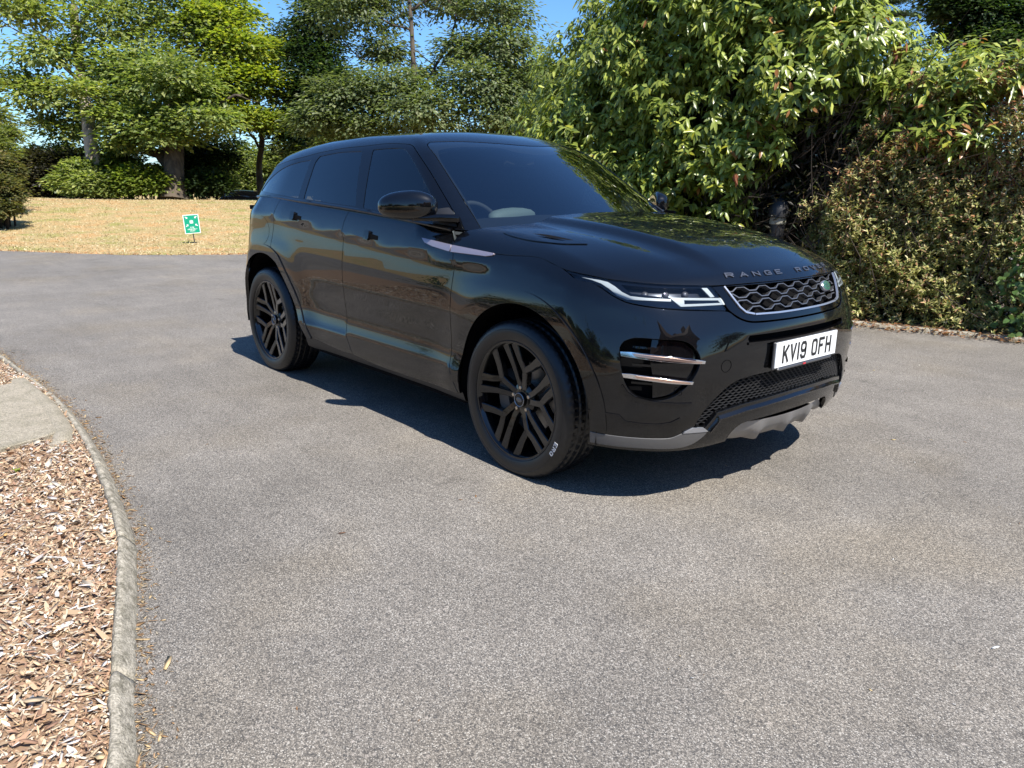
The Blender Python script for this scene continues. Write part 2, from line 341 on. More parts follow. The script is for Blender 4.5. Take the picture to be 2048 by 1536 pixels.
M['wood'] = plain('far_field', (.42, .33, .17), .95, noise=.3, nscale=.05)

# ------------------------------------------------------------------ the car body as a smooth surface
def crv(x,K):
    # smooth (PCHIP-like) interpolation through knots
    K=np.array(K,float);X,Y=K[:,0],K[:,1]
    h=np.diff(X);d=np.diff(Y)/h;m=np.zeros(len(X))
    m[0],m[-1]=d[0],d[-1]
    for i in range(1,len(X)-1):
        if d[i-1]*d[i]>0:
            w1=2*h[i]+h[i-1];w2=h[i]+2*h[i-1];m[i]=(w1+w2)/(w1/d[i-1]+w2/d[i])
    x=np.asarray(x,float);i=np.clip(np.searchsorted(X,x)-1,0,len(X)-2)
    t=(x-X[i])/h[i];tc=np.clip(t,0,1)
    y=(2*tc**3-3*tc**2+1)*Y[i]+(tc**3-2*tc**2+tc)*h[i]*m[i]+(-2*tc**3+3*tc**2)*Y[i+1]+(tc**3-tc**2)*h[i]*m[i+1]
    y=y+np.where(t<0,t*h[i]*m[0],0)+np.where(t>1,(t-1)*h[i]*m[-1],0)
    return y
def rmax(a,b,r):
    return np.where((a>-r)&(b>-r),np.sqrt(np.maximum(a+r,0)**2+np.maximum(b+r,0)**2)-r,np.maximum(a,b))
ZC=[(-3.5,1.15),(-2.581,1.10),(-2.1,1.068),(-1.54,1.028),(-1.06,.995),(-.64,.968),(-.28,.95),(.2,.925),(.9,.86)]
ZB=[(-3.5,1.20),(-2.7,1.235),(-2.2,1.219),(-1.5,1.191),(-.52,1.122),(0.,1.07),(.9,.95)]
PL=[(-3.7,.84),(-3.3,.905),(-2.9,.950),(-2.4,.948),(-1.8,.940),(-1.,.936),(-.4,.938),(.1,.945),(.5,.935),(.9,.90)]
PR=[(.16,-.075),(.22,-.045),(.30,-.012),(.36,-.006),(.43,-.003),(.447,-.008),(.50,-.020),(.53,-.024),(.58,-.022),(.66,-.012),(.74,-.003),(.80,-.002),(.87,-.008),(.940,-.015),(.950,-.014),(.965,-.003),(.985,-.006),(1.04,-.018),(1.10,-.036),(1.15,-.058),(1.25,-.115)]
# front fender region: simpler upper profile (shoulder rolls to the bonnet)
PF=[(.16,-.06),(.25,-.03),(.35,-.012),(.45,-.008),(.6,-.004),(.75,0.0),(.85,-.004),(.93,-.016),(1.0,-.035),(1.06,-.062),(1.12,-.11),(1.2,-.2)]
def zmap(x,z):
    zc,zb=crv(x,ZC),crv(x,ZB)
    return np.where(z<.6,z,np.where(z<zc,.6+(z-.6)*(.95-.6)/(zc-.6),.95+(z-zc)*(.20)/(zb-zc)))
def side_w(x,z):
    x=np.asarray(x,float);z=np.asarray(z,float)
    k=sst(-.55,.0,x)
    kr=sst(-2.35,-2.75,x)
    pr=crv(zmap(x,z),PR)
    pf=crv(z,PF)
    # rear quarter: keep crease soft
    pq=crv(zmap(x,z),[(.16,-.06),(.25,-.03),(.40,-.008),(.6,-.004),(.8,0.),(.90,-.004),(.95,-.008),(1.05,-.03),(1.15,-.062),(1.25,-.12)])
    w=crv(x,PL)+pr*(1-k)*(1-kr)+pf*k+pq*kr
    for cx,cz,am in((.04,.38,1.),(-2.655,.40,1.)):
        r=np.hypot(x-cx,z-cz)
        fl=np.exp(-np.maximum(r-.51,0)**2/(2*.09**2))*.016
        w=w+am*fl*sst(1.05,.80,z)*sst(.12,.3,z+.0)
    return w
XF=[(.14,.72),(.20,.775),(.27,.84),(.33,.865),(.42,.885),(.50,.89),(.60,.90),(.68,.905),(.75,.903),(.82,.893),(.88,.878),(.95,.858),(1.05,.82)]
def front_x(y,z):
    a=np.abs(y)
    return crv(z,XF)-(.135+.045*sst(.6,.85,z))*(a/.75)**2.3
XR=[(.2,-3.40),(.3,-3.46),(.5,-3.485),(.62,-3.475),(.8,-3.39),(1.0,-3.36),(1.1,-3.33),(1.2,-3.25),(1.3,-3.2)]
def rear_x(y,z):
    return crv(z,XR)+.15*(np.abs(y)/.75)**2.4
ZH=[(-.7,1.215),(-.4,1.205),(-.2,1.192),(.1,1.166),(.4,1.122),(.6,1.074),(.70,1.036),(.76,1.008),(.795,.985),(.825,.955),(.86,.90)]
def hood_z(x,y):
    a=np.abs(y)
    z=crv(x+.145*(a/.75)**2.2,ZH)-.045*(a/.7)**2.6
    # sculpted centre dome with valleys
    yv=crv(x,[(-.6,.56),(0.,.50),(.8,.40)])
    z=z+.016*sst(yv+.035,yv-.05,a)*sst(.80,.45,x)-.006*np.exp(-((a-yv-.07)/.06)**2)*sst(.8,.4,x)
    return z
def F_low(P):
    x,y,z=P[...,0],P[...,1],P[...,2]
    a=np.abs(y)
    s=a-side_w(x,z)
    f=x-front_x(y,z)
    r=rear_x(y,z)-x
    t=z-hood_z(x,y)
    t=t+np.where(x<-.7,-(np.minimum(0,x+.7)**2)*3,0)
    g=rmax(s,f,.26)
    g=rmax(g,t,.075)
    g=rmax(g,r*1.,.26)
    bt=np.where(x>0,.25,.165)-z
    return np.maximum(g,bt)
# greenhouse
def side_g(x,z):
    zb=crv(x,ZB)
    y0=crv(x,[(-3.4,.70),(-3.1,.80),(-2.8,.86),(-2.5,.882),(-1.8,.890),(-1.,.882),(-.5,.865),(0.,.83)])
    u=z-zb
    return y0-.45*u-.35*u*np.abs(u)
ZR=[(-3.4,1.40),(-3.2,1.485),(-3.0,1.548),(-2.6,1.608),(-2.2,1.643),(-1.8,1.656),(-1.5,1.653),(-1.2,1.640),(-.95,1.615),(-.7,1.56)]
def roof_z(x,y):
    return crv(x,ZR)-.055*(np.abs(y)/.65)**2.2
def wind_x(y,z):
    xc=crv(z,[(1.0,.07),(1.1,-.11),(1.2,-.30),(1.3,-.48),(1.4,-.66),(1.5,-.845),(1.565,-.98),(1.62,-1.12),(1.65,-1.22)])
    return xc-.26*(np.abs(y)/.75)**2.2
def rg_x(y,z):
    return crv(z,[(1.0,-3.40),(1.2,-3.30),(1.3,-3.22),(1.4,-3.12),(1.5,-3.0),(1.6,-2.85)])+.10*(np.abs(y)/.7)**2.4
def F_gh(P):
    x,y,z=P[...,0],P[...,1],P[...,2]
    s=np.abs(y)-side_g(x,z);t=z-roof_z(x,y);w=(x-wind_x(y,z))*.6;r=(rg_x(y,z)-x)*.8
    g=rmax(s,w,.05);g=rmax(g,t,.075);g=rmax(g,r,.13)
    return g

def grad(F, P):
    e = 6e-4; G = np.zeros_like(P)
    for i in range(3):
        d = np.zeros(3); d[i] = e; G[:, i] = F(P+d)-F(P-d)
    return G/np.maximum(np.linalg.norm(G, axis=1, keepdims=True), 1e-9)
def march(F, O, D, t0, t1, n):
    N_ = len(D); lo = np.full(N_, t0); hi = np.full(N_, t1); done = np.zeros(N_, bool); prev = t0
    for t in np.linspace(t0, t1, n)[1:]:
        idx = np.where(~done)[0]
        if len(idx) == 0: break
        c = F(O[idx]+t*D[idx]) <= 0
        k = idx[c]; lo[k] = prev; hi[k] = t; done[k] = True; prev = t
    for _ in range(18):
        mm = (lo+hi)/2; v = F(O+mm[:, None]*D) <= 0
        hi = np.where(v, mm, hi); lo = np.where(v, lo, mm)
    return O+((lo+hi)/2)[:, None]*D
NX0 = -.2; TC = (0., .45); GZ = .95
def map_side(F):      # (x, z) seen square from the right
    def f(q):
        O = np.stack([q[:, 0], np.full(len(q), -1.15), q[:, 1]], 1); D = np.tile([0, 1., 0], (len(q), 1)); return march(F, O, D, 0, .9, 46)
    return f
def map_nose(F):      # (angle about an upright axis, z)
    def f(q):
        d = np.stack([np.cos(q[:, 0]), np.sin(q[:, 0]), 0*q[:, 0]], 1); c = np.stack([0*q[:, 0]+NX0, 0*q[:, 0], q[:, 1]], 1)
        return march(F, c+d*1.75, -d, 0, 1.6, 80)
    return f
def map_top(F):       # fan from a point below the bonnet
    def f(q):
        d = np.stack([q[:, 0], q[:, 1], np.ones(len(q))], 1); ln = np.linalg.norm(d, axis=1, keepdims=True); d /= ln
        c = np.array([TC[0], 0, TC[1]]); return march(F, c+d*2.3, -d, 0, 2.2, 110)
    return f
def map_roof(F):      # (x, angle about a lengthwise axis)
    def f(q):
        d = np.stack([0*q[:, 0], -np.sin(q[:, 1]), np.cos(q[:, 1])], 1); c = np.stack([q[:, 0], 0*q[:, 0], 0*q[:, 0]+GZ], 1)
        return march(F, c+d*1.25, -d, 0, 1.2, 60)
    return f
def map_rear(F):      # (y, z) from behind
    def f(q):
        O = np.stack([np.full(len(q), -3.8), q[:, 0], q[:, 1]], 1); D = np.tile([1., 0, 0], (len(q), 1)); return march(F, O, D, 0, 1.4, 70)
    return f
def top_q(P): return [(x/(z-TC[1]), y/(z-TC[1])) for x, y, z in P]
def roof_q(P): return [(x, math.atan2(-y, z-GZ)) for x, y, z in P]
def nose_q(P): return [(math.atan2(y, x-NX0), z) for x, y, z in P]
def offs(F, d): return lambda P: F(P)-d
def pip(P, poly):
    x, y = P[:, 0], P[:, 1]; n = len(poly); c = np.zeros(len(P), bool); j = n-1
    for i in range(n):
        xi, yi = poly[i]; xj, yj = poly[j]
        if yi != yj:
            k = ((yi > y) != (yj > y)) & (x < (xj-xi)*(y-yi)/(yj-yi)+xi); c ^= k
        j = i
    return c
def dens(poly, sp, smooth=True):
    "closed outline -> evenly dense; corners with an obvious angle stay"
    P = [np.array(p, float) for p in poly]; n = len(P); corner = []
    for i in range(n):
        a = P[i]-P[i-1]; b = P[(i+1) % n]-P[i]
        la, lb = np.linalg.norm(a), np.linalg.norm(b)
        corner.append((not smooth) or la < 1e-6 or lb < 1e-6 or np.dot(a, b)/(la*lb) < .80)
    out = []
    for i in range(n):
        p0, p1, p2, p3 = P[i-1], P[i], P[(i+1) % n], P[(i+2) % n]
        if corner[i]: p0 = 2*p1-p2
        if corner[(i+1) % n]: p3 = 2*p2-p1
        d = np.linalg.norm(p2-p1); k = max(1, int(round(d/sp)))
        # centripetal-ish tangents limited by the segment length
        m1 = (p2-p0)*d/max(np.linalg.norm(p1-p0)+d, 1e-9); m2 = (p3-p1)*d/max(np.linalg.norm(p3-p2)+d, 1e-9)
        for j in range(k):
            t = j/k; out.append((2*t**3-3*t**2+1)*p1+(t**3-2*t**2+t)*m1+(-2*t**3+3*t**2)*p2+(t**3-t**2)*m2)
    return np.array(out)
def panel(name, mat, mapper, F, outline, parent, sp=.03, holes=(), mirror=False, gap=.0029, depth=.016, smooth=True, off=0.0, name_l=None):
    outs = [dens(outline, sp*.5, smooth)]+[dens(h, sp*.5, smooth) for h in holes]
    # orientation: outer counterclockwise, holes clockwise
    for i, o_ in enumerate(outs):
        ar = .5*np.sum(o_[:, 0]*np.roll(o_[:, 1], -1)-np.roll(o_[:, 0], -1)*o_[:, 1])
        if (ar < 0) == (i == 0): outs[i] = o_[::-1]
    lo = outs[0].min(0); hi = outs[0].max(0)
    gx, gy = np.meshgrid(np.arange(lo[0]+sp/2, hi[0], sp), np.arange(lo[1]+sp/2, hi[1], sp)); gy = gy+0.0
    gx[1::2] += sp*.37
    G = np.stack([gx.ravel(), gy.ravel()], 1); G = G[pip(G, outs[0])]
    for h in outs[1:]: G = G[~pip(G, h)]
    B = np.concatenate(outs)
    if len(G):
        keep = np.ones(len(G), bool)
        for k in range(0, len(G), 2000):
            d = ((G[k:k+2000, None, :]-B[None])**2).sum(2).min(1); keep[k:k+2000] = d > (sp*.33)**2
        G = G[keep]
    V = np.concatenate([B, G]); E_ = []; b = 0
    for o_ in outs:
        n = len(o_); E_ += [(b+i, b+(i+1) % n) for i in range(n)]; b += n
    vs, _, fs, ov, _, _ = delaunay_2d_cdt([Vector((float(a), float(c))) for a, c in V], E_, [], 0, 1e-7)
    src = [o_[0] if len(o_) else -1 for o_ in ov]
    V2 = np.array([(v.x, v.y) for v in vs]); T = np.array([f for f in fs if len(f) == 3])
    cen = V2[T].mean(1); ok = pip(cen, outs[0])
    for h in outs[1:]: ok &= ~pip(cen, h)
    T = T[ok]
    inv = {s: i for i, s in enumerate(src)}
    P = mapper(V2); Nn = grad(F, P)
    e1 = P[T[:, 1]]-P[T[:, 0]]; e2 = P[T[:, 2]]-P[T[:, 0]]; fl = (np.cross(e1, e2)*Nn[T[:, 0]]).sum(1) < 0
    T[fl] = T[fl][:, ::-1]
    loops = []; b = 0
    for o_ in outs: loops.append([inv[b+i] for i in range(len(o_)) if b+i in inv]); b += len(o_)
    for lp in loops:
        Lp = np.array(lp); Q = P[Lp]; tg = np.roll(Q, -1, 0)-np.roll(Q, 1, 0); tg /= np.maximum(np.linalg.norm(tg, axis=1, keepdims=True), 1e-9)
        ins = np.cross(Nn[Lp], tg); ins /= np.maximum(np.linalg.norm(ins, axis=1, keepdims=True), 1e-9)
        # which side is the panel: test in parameter space order (outer ccw), corrected by face orientation
        P[Lp] = Q+ins*gap*(1 if True else 0)*orient(V2, T, lp, P, ins)
    P = P+Nn*off
    VV = [P]; NN = [Nn]; FF = [tuple(t) for t in T]; base = len(P)
    if depth > 0:
        for lp in loops:
            Lp = np.array(lp); n = len(Lp); Q = P[Lp]; q2 = Q-Nn[Lp]*depth
            tg = np.roll(Q, -1, 0)-np.roll(Q, 1, 0); tg /= np.maximum(np.linalg.norm(tg, axis=1, keepdims=True), 1e-9)
            ins = np.cross(Nn[Lp], tg)*orient(V2, T, lp, P, None, Nn)
            no = -ins
            # small rolled edge then the return flange
            r0 = Q; r1 = Q-Nn[Lp]*.0012-ins*.0010
            VV += [r0, r1, r1.copy(), q2-ins*.001]; NN += [Nn[Lp], (Nn[Lp]*.5+no*.85), no, no]
            for i in range(n):
                j = (i+1) % n
                for a in (0, 2):
                    f = (base+a*n+i, base+a*n+j, base+(a+1)*n+j, base+(a+1)*n+i); FF.append(f)
            base += 4*n
    VV = np.concatenate(VV); NN = np.concatenate(NN); NN /= np.maximum(np.linalg.norm(NN, axis=1, keepdims=True), 1e-9)
    # make flange faces agree with their normals
    out = []
    for f in FF:
        if len(f) == 4:
            nf = np.cross(VV[f[1]]-VV[f[0]], VV[f[2]]-VV[f[0]])
            if np.dot(nf, NN[f[2]]) < 0: f = f[::-1]
        out.append(f)
    o1 = mesh_np(name, VV, out, mat, parent, True, NN)
    if mirror:
        o2 = mesh_np(name, VV*[1, -1, 1], [f[::-1] for f in out], mat, parent, True, NN*[1, -1, 1]); return o1, o2
    return o1
def orient(V2, T, lp, P, ins, Nn=None):
    "+1 when cross(normal, loop direction) points into the panel"
    S = set(); a, b = lp[0], lp[1]
    for k in range(0, len(lp)-1):
        a, b = lp[k], lp[k+1]
        m_ = np.where((T == a).any(1) & (T == b).any(1))[0]
        if len(m_):
            t = T[m_[0]]; c = [v for v in t if v != a and v != b][0]
            n = np.cross(P[t[1]]-P[t[0]], P[t[2]]-P[t[0]]); tg = P[b]-P[a]
            return 1.0 if np.dot(np.cross(n, tg), P[c]-P[a]) > 0 else -1.0
    return 1.0
def zbelt(x): return float(crv(x, ZB))

car = empty('black_suv')
tag(car, 'glossy black SUV with black alloy wheels parked on the grey asphalt', 'car')
S_ = map_side(F_low); NO = map_nose(F_low); TP = map_top(F_low); RF = map_roof(F_gh); RR = map_rear(F_low)
def arc(cx, cz, r, a0, a1, n=14): return [(cx+r*math.cos(math.radians(a)), cz+r*math.sin(math.radians(a))) for a in np.linspace(a0, a1, n)]
# --- shared lines (x, z)
SHF = [(-.505, 1.062), (-.477, .982), (-.484, .851), (-.494, .662), (-.490, .440), (-.455, .363), (-.420, .312)]
SHM = [(-1.530, 1.196), (-1.552, 1.165), (-1.572, 1.105), (-1.580, .934), (-1.588, .755), (-1.590, .575), (-1.575, .448), (-1.508, .322)]
SHR = [(-2.452, 1.228), (-2.487, 1.139), (-2.517, .982), (-2.532, .893), (-2.500, .826)]
RARC = [(-2.500, .826), (-2.443, .798), (-2.398, .754), (-2.345, .690), (-2.285, .610), (-2.225, .522), (-2.145, .425), (-2.085, .350)]
def rv(l): return l[::-1]
fd = panel('front_door', M['paint'], S_, F_low, SHF+[(-.70, .306), (-.95, .302), (-1.25, .304)]+rv(SHM)+[(x, zbelt(x)-.008) for x in np.linspace(-1.45, -.60, 8)], car, .035, mirror=True)
rd = panel('rear_door', M['paint'], S_, F_low, rv(RARC)+rv(SHR)[1:]+[(x, zbelt(x)-.008) for x in np.linspace(-2.40, -1.62, 7)]+SHM+[(-1.65, .318), (-1.85, .330), (-2.0, .342)], car, .035, mirror=True)
LARC = arc(-2.655, .40, .452, 70, 178, 12)
rq = panel('rear_wing', M['paint'], S_, F_low, rv(SHR)[1:][::-1][0:0]+[(-2.452, 1.228), (-2.487, 1.139), (-2.517, .982), (-2.532, .893), (-2.500, .826)]+LARC+[(-3.10, .33), (-3.28, .31), (-3.33, .45), (-3.345, .70), (-3.335, .95), (-3.29, 1.12), (-3.22, 1.195), (-3.0, zbelt(-3.0)-.008), (-2.7, zbelt(-2.7)-.008)], car, .035, mirror=True)
FARC = arc(.04, .38, .452, 55, 176, 16)
HS = [(-.505, 1.050), (-.42, 1.041), (-.339, 1.034), (-.214, 1.030), (-.075, 1.031), (.040, 1.036), (.110, 1.032), (.175, 1.018), (.249, 1.002)]
fw = panel('front_wing', M['paint'], S_, F_low, HS+[(.345, .966), (.345, .85), (.299, .750)]+FARC[1:]+[(-.412, .34), (-.405, .315), (-.418, .311)]+rv(SHF)[1:-1]+[(-.497, 1.045)], car, .03, mirror=True)
# --- bumper with its openings (angle, z)
SYM = lambda l: l+[(-a, z) for a, z in rv(l)]
half = [(-1.092, .750), (-1.040, .690), (-1.008, .64), (-.978, .567), (-.958, .501), (-.945, .418), (-.940, .34), (-.945, .272), (-.80, .267), (-.68, .263), (-.50, .262), (-.390, .272), (-.375, .315), (-.335, .350), (-.286, .357), (-.14, .361)]
topb = [(-1.079, .850), (-1.062, .966), (-1.018, .972), (-.975, .963), (-.931, .946), (-.874, .912), (-.821, .889), (-.720, .873), (-.616, .864), (-.520, .858), (-.440, .851), (-.405, .826), (-.365, .808), (-.32, .800), (-.18, .797), (0, .796)]
outline = half+[(0, .362)]+[(-a, z) for a, z in rv(half)]+[(-a, z) for a, z in topb]+rv(topb)[1:]
meshh = [(-.334, .452), (-.468, .432), (-.515, .365), (-.562, .376), (-.536, .431), (-.482, .495), (-.423, .545), (-.370, .565), (-.209, .577)]
mesh_hole = [(0, .464)]+meshh+[(0, .580)]+[(-a, z) for a, z in rv(meshh)]
finh = [(-.842, .712), (-.828, .738), (-.795, .752), (-.708, .750), (-.622, .742), (-.579, .704), (-.566, .661), (-.590, .590), (-.650, .520), (-.726, .500), (-.782, .519), (-.811, .554), (-.832, .620)]
sloth = SYM([(-.345, .727), (-.352, .737), (-.345, .746)])
sloth = [(-.352, .724), (0, .722), (.352, .724), (.358, .736), (.350, .747), (0, .749), (-.350, .747), (-.358, .736)]
bump = panel('front_bumper', M['paint'], NO, F_low, outline, car, .028, holes=[mesh_hole, finh, [(-a, z) for a, z in finh], sloth], depth=.03)
# --- bonnet
hs3 = [(-.505, -.918, 1.050), (-.339, -.907, 1.034), (-.214, -.901, 1.030), (-.075, -.894, 1.031), (.040, -.884, 1.036), (.110, -.882, 1.032), (.175, -.886, 1.018), (.249, -.892, 1.002)]
lip3 = [(.300, -.889, .995), (.367, -.878, .988), (.491, -.833, .976), (.629, -.722, .967), (.729, -.563, .960), (.773, -.442, .958), (.800, -.300, .958), (.818, -.150, .958)]
rear3 = [(-.505, -.862, 1.112), (-.42, -.80, 1.130), (-.33, -.70, 1.150), (-.27, -.55, 1.170), (-.23, -.35, 1.184), (-.21, -.15, 1.192)]
rgt = top_q(rv(rear3)+hs3+lip3); cen = top_q([(.823, 0, .958)]); cen2 = top_q([(-.205, 0, 1.194)])
F_b = F_low
bonnet = panel('bonnet', M['paint'], TP, F_low, rgt+cen+[(a, -b) for a, b in rv(rgt)]+cen2, car, .035)
# --- tailgate and rear bumper (plain, behind)
panel('tailgate', M['paint'], RR, F_low, [(-.80, .62), (.80, .62), (.80, 1.0), (.74, 1.12), (.70, 1.175), (-.70, 1.175), (-.74, 1.12), (-.80, 1.0)], car, .05)
panel('rear_bumper', M['paint'], RR, F_low, [(-.84, .28), (.84, .28), (.84, .61), (-.84, .61)], car, .05)
for s in (-1, 1):
    mb = MB().box((-3.25, s*.56, .99), (.10, .34, .12), bev=.02); mb.build('tail_light', plain('tail_lens_red', (.35, .01, .01), .15, coat=1) if s < 0 else bpy.data.materials['tail_lens_red'], car)
# --- greenhouse
seam = [(-.500, -.850, 1.120), (-.742, -.786, 1.277), (-.942, -.737, 1.402), (-1.150, -.683, 1.515), (-1.225, -.662, 1.548), (-1.30, -.657, 1.556)]
tops = [(-1.50, -.662, 1.561), (-1.687, -.678, 1.550), (-1.934, -.691, 1.540), (-2.207, -.712, 1.517), (-2.418, -.734, 1.491), (-2.70, -.735, 1.445), (-2.95, -.715, 1.375), (-3.06, -.69, 1.31)]
wsd = [(-.420, -.778, 1.110), (-.601, -.741, 1.226), (-.777, -.702, 1.340), (-1.007, -.651, 1.485), (-1.135, -.622, 1.553)]
wtop = [(-1.155, -.585, 1.566), (-1.10, -.45, 1.567), (-1.03, -.27, 1.567), (-.99, -.12, 1.566)]
rq_ = roof_q(wsd+wtop+[(-.978, 0, 1.566)])
left_top = [(a, -b) for a, b in rv(rq_)[1:]]
sd_ = roof_q(seam+tops)
back = [(-3.0, .45), (-2.93, .2), (-2.91, 0), (-2.93, -.2), (-3.0, -.45)]
roof = panel('roof', M['paint'], RF, F_gh, rq_+left_top+[(a, -b) for a, b in sd_]+rv([(a, b) for a, b in back])+rv(sd_), car, .04)
# side frame with its window openings
FG = roof_q([(-1.405, -.883, 1.200), (-1.49, -.79, 1.37), (-1.577, -.698, 1.522), (-1.42, -.69, 1.530), (-1.285, -.685, 1.527), (-1.22, -.69, 1.500), (-1.0, -.745, 1.375), (-.80, -.80, 1.25), (-.665, -.845, 1.143), (-.8, -.86, 1.152), (-1.1, -.87, 1.176)])
RG = roof_q([(-1.495, -.886, 1.206), (-1.60, -.79, 1.37), (-1.690, -.707, 1.514), (-1.95, -.713, 1.510), (-2.185, -.73, 1.488), (-2.205, -.76, 1.46), (-2.185, -.80, 1.38), (-2.150, -.884, 1.230), (-1.8, -.885, 1.218)])
QG = roof_q([(-2.235, -.884, 1.234), (-2.262, -.80, 1.38), (-2.285, -.745, 1.466), (-2.45, -.755, 1.452), (-2.66, -.760, 1.405), (-2.83, -.77, 1.33), (-2.93, -.79, 1.252), (-2.6, -.86, 1.250)])
belt_q = roof_q([(x, -float(side_g(x, zbelt(x)-.004)), zbelt(x)-.004) for x in np.linspace(-3.13, -.56, 16)])
frame_outline = sd_+[(-3.13, roof_q([(-3.13, -.74, 1.25)])[0][1])]+belt_q
panel('side_frame', M['gloss_black'], RF, F_gh, frame_outline, car, .04, holes=[FG, RG, QG], mirror=True, depth=.02)
for nm, q in (('side_window', FG), ('side_window', RG), ('quarter_window', QG)):
    panel(nm, M['glass_side'] if nm != 'quarter_window' else M['glass_side'], RF, F_gh, q, car, .05, mirror=True, gap=-.002, depth=0, off=-.003)
wq = roof_q([(-.34, -.79, 1.065)]+wsd+wtop)
panel('windscreen', M['glass_front'], RF, F_gh, wq+roof_q([(-.978, 0, 1.566)])+[(a, -b) for a, b in rv(wq)]+roof_q([(-.20, .6, 1.05), (-.06, .3, 1.05), (-.03, 0, 1.05), (-.06, -.3, 1.05), (-.20, -.6, 1.05)]), car, .04, gap=.003, depth=0, off=-.002)
# black ceramic border printed inside the windscreen: a frame of its own
def inset(P, c, k): return [(c[0]+(a-c[0])*k[0], c[1]+(b-c[1])*k[1]) for a, b in P]
fr_out = wq+roof_q([(-.978, 0, 1.566)])+[(a, -b) for a, b in rv(wq)]+roof_q([(-.20, .6, 1.05), (-.06, .3, 1.05), (-.03, 0, 1.05), (-.06, -.3, 1.05), (-.20, -.6, 1.05)])
ri = roof_q([(-.52, -.700, 1.165), (-.62, -.700, 1.240), (-.80, -.660, 1.352), (-.98, -.620, 1.462), (-1.05, -.585, 1.508), (-1.045, -.52, 1.525), (-1.00, -.35, 1.530), (-.96, -.22, 1.528), (-.90, -.15, 1.505)])
fr_in = ri+roof_q([(-.87, 0, 1.500)])+[(a, -b) for a, b in rv(ri)]+roof_q([(-.42, .5, 1.17), (-.30, .2, 1.178), (-.28, 0, 1.18), (-.30, -.2, 1.178), (-.42, -.5, 1.17)])
panel('windscreen_border', M['frit'], RF, F_gh, fr_out, car, .05, holes=[fr_in], gap=.004, depth=0, off=-.008)
# rear screen and spoiler
panel('rear_window', M['glass_side'], map_rear(F_gh), F_gh, [(-.66, 1.22), (.66, 1.22), (.58, 1.46), (-.58, 1.46)], car, .06, depth=.01)
mb = MB().box((-2.97, 0, 1.485), (.22, 1.02, .03), bev=.012); mb.build('roof_spoiler', M['gloss_black'], car)
# belt moulding strips
for s in (-1, 1):
    mb = MB(); xs = np.linspace(-2.97, -.56, 26)
    pts = [(x, s*(float(side_g(x, zbelt(x)))+.006), zbelt(x)-.006) for x in xs]; mb.tube(pts, .010, 8); autosmooth(mb.build('belt_moulding', M['gloss_black'], car))
# --- dark inner shell that closes gaps and arches
mb = MB()
for s in (-1, 1):
    for x0, x1 in ((-2.16, -.46),):
        mb.box(((x0+x1)/2, s*.80, .60), (x1-x0, .14, .72))
        mb.box(((x0+x1)/2, s*.845, .95), (x1-x0, .04, .2))
mb.box((-1.3, 0, .34), (1.7, 1.5, .22)); mb.box((.60, 0, .62), (.24, 1.05, .42)); mb.box((-3.18, 0, .7), (.20, 1.45, .70)); mb.box((.12, 0, .75), (.95, 1.0, .48))
mb.box((-2.7, 0, .80), (1.0, 1.1, .4)); mb.box((-2.72, 0, 1.14), (1.0, 1.60, .03)); mb.box((-.50, 0, .80), (.06, 1.62, .48))
mb.build('inner_shell', M['dark_void'], car)
for cx, cz in ((.04, .38), (-2.655, .40)):
    for s in (-1, 1):
        mb = MB(); n = 22; A_ = [math.radians(a) for a in np.linspace(-12, 192, n)]
        V = [(cx+.472*math.cos(a), s*.915, cz+.472*math.sin(a)) for a in A_]+[(cx+.472*math.cos(a), s*.52, cz+.472*math.sin(a)) for a in A_]
        Fc = [(i, i+1, n+i+1, n+i) for i in range(n-1)]+[tuple(range(n, 2*n))]
        mb.add(V, Fc); mb.build('arch_liner', M['dark_void'], car)
# --- lower dark side skirt under the doors
for s in (-1, 1):
    mb = MB(); xs = np.linspace(-2.12, -.40, 12)
    V = []; 
    for x in xs:
        y = float(side_w(x, .31)); zt = .322 if x > -1.5 else .322+(-1.5-x)*.04
        V += [(x, s*(y-.012), zt), (x, s*(y-.03), .275), (x, s*(y-.12), .225), (x, s*(y-.3), .22)]
    mb.add(V, [(4*i+k, 4*i+4+k, 4*i+5+k, 4*i+1+k) for i in range(len(xs)-1) for k in range(3)]); autosmooth(mb.build('side_skirt', M['black_plastic'], car), 50)

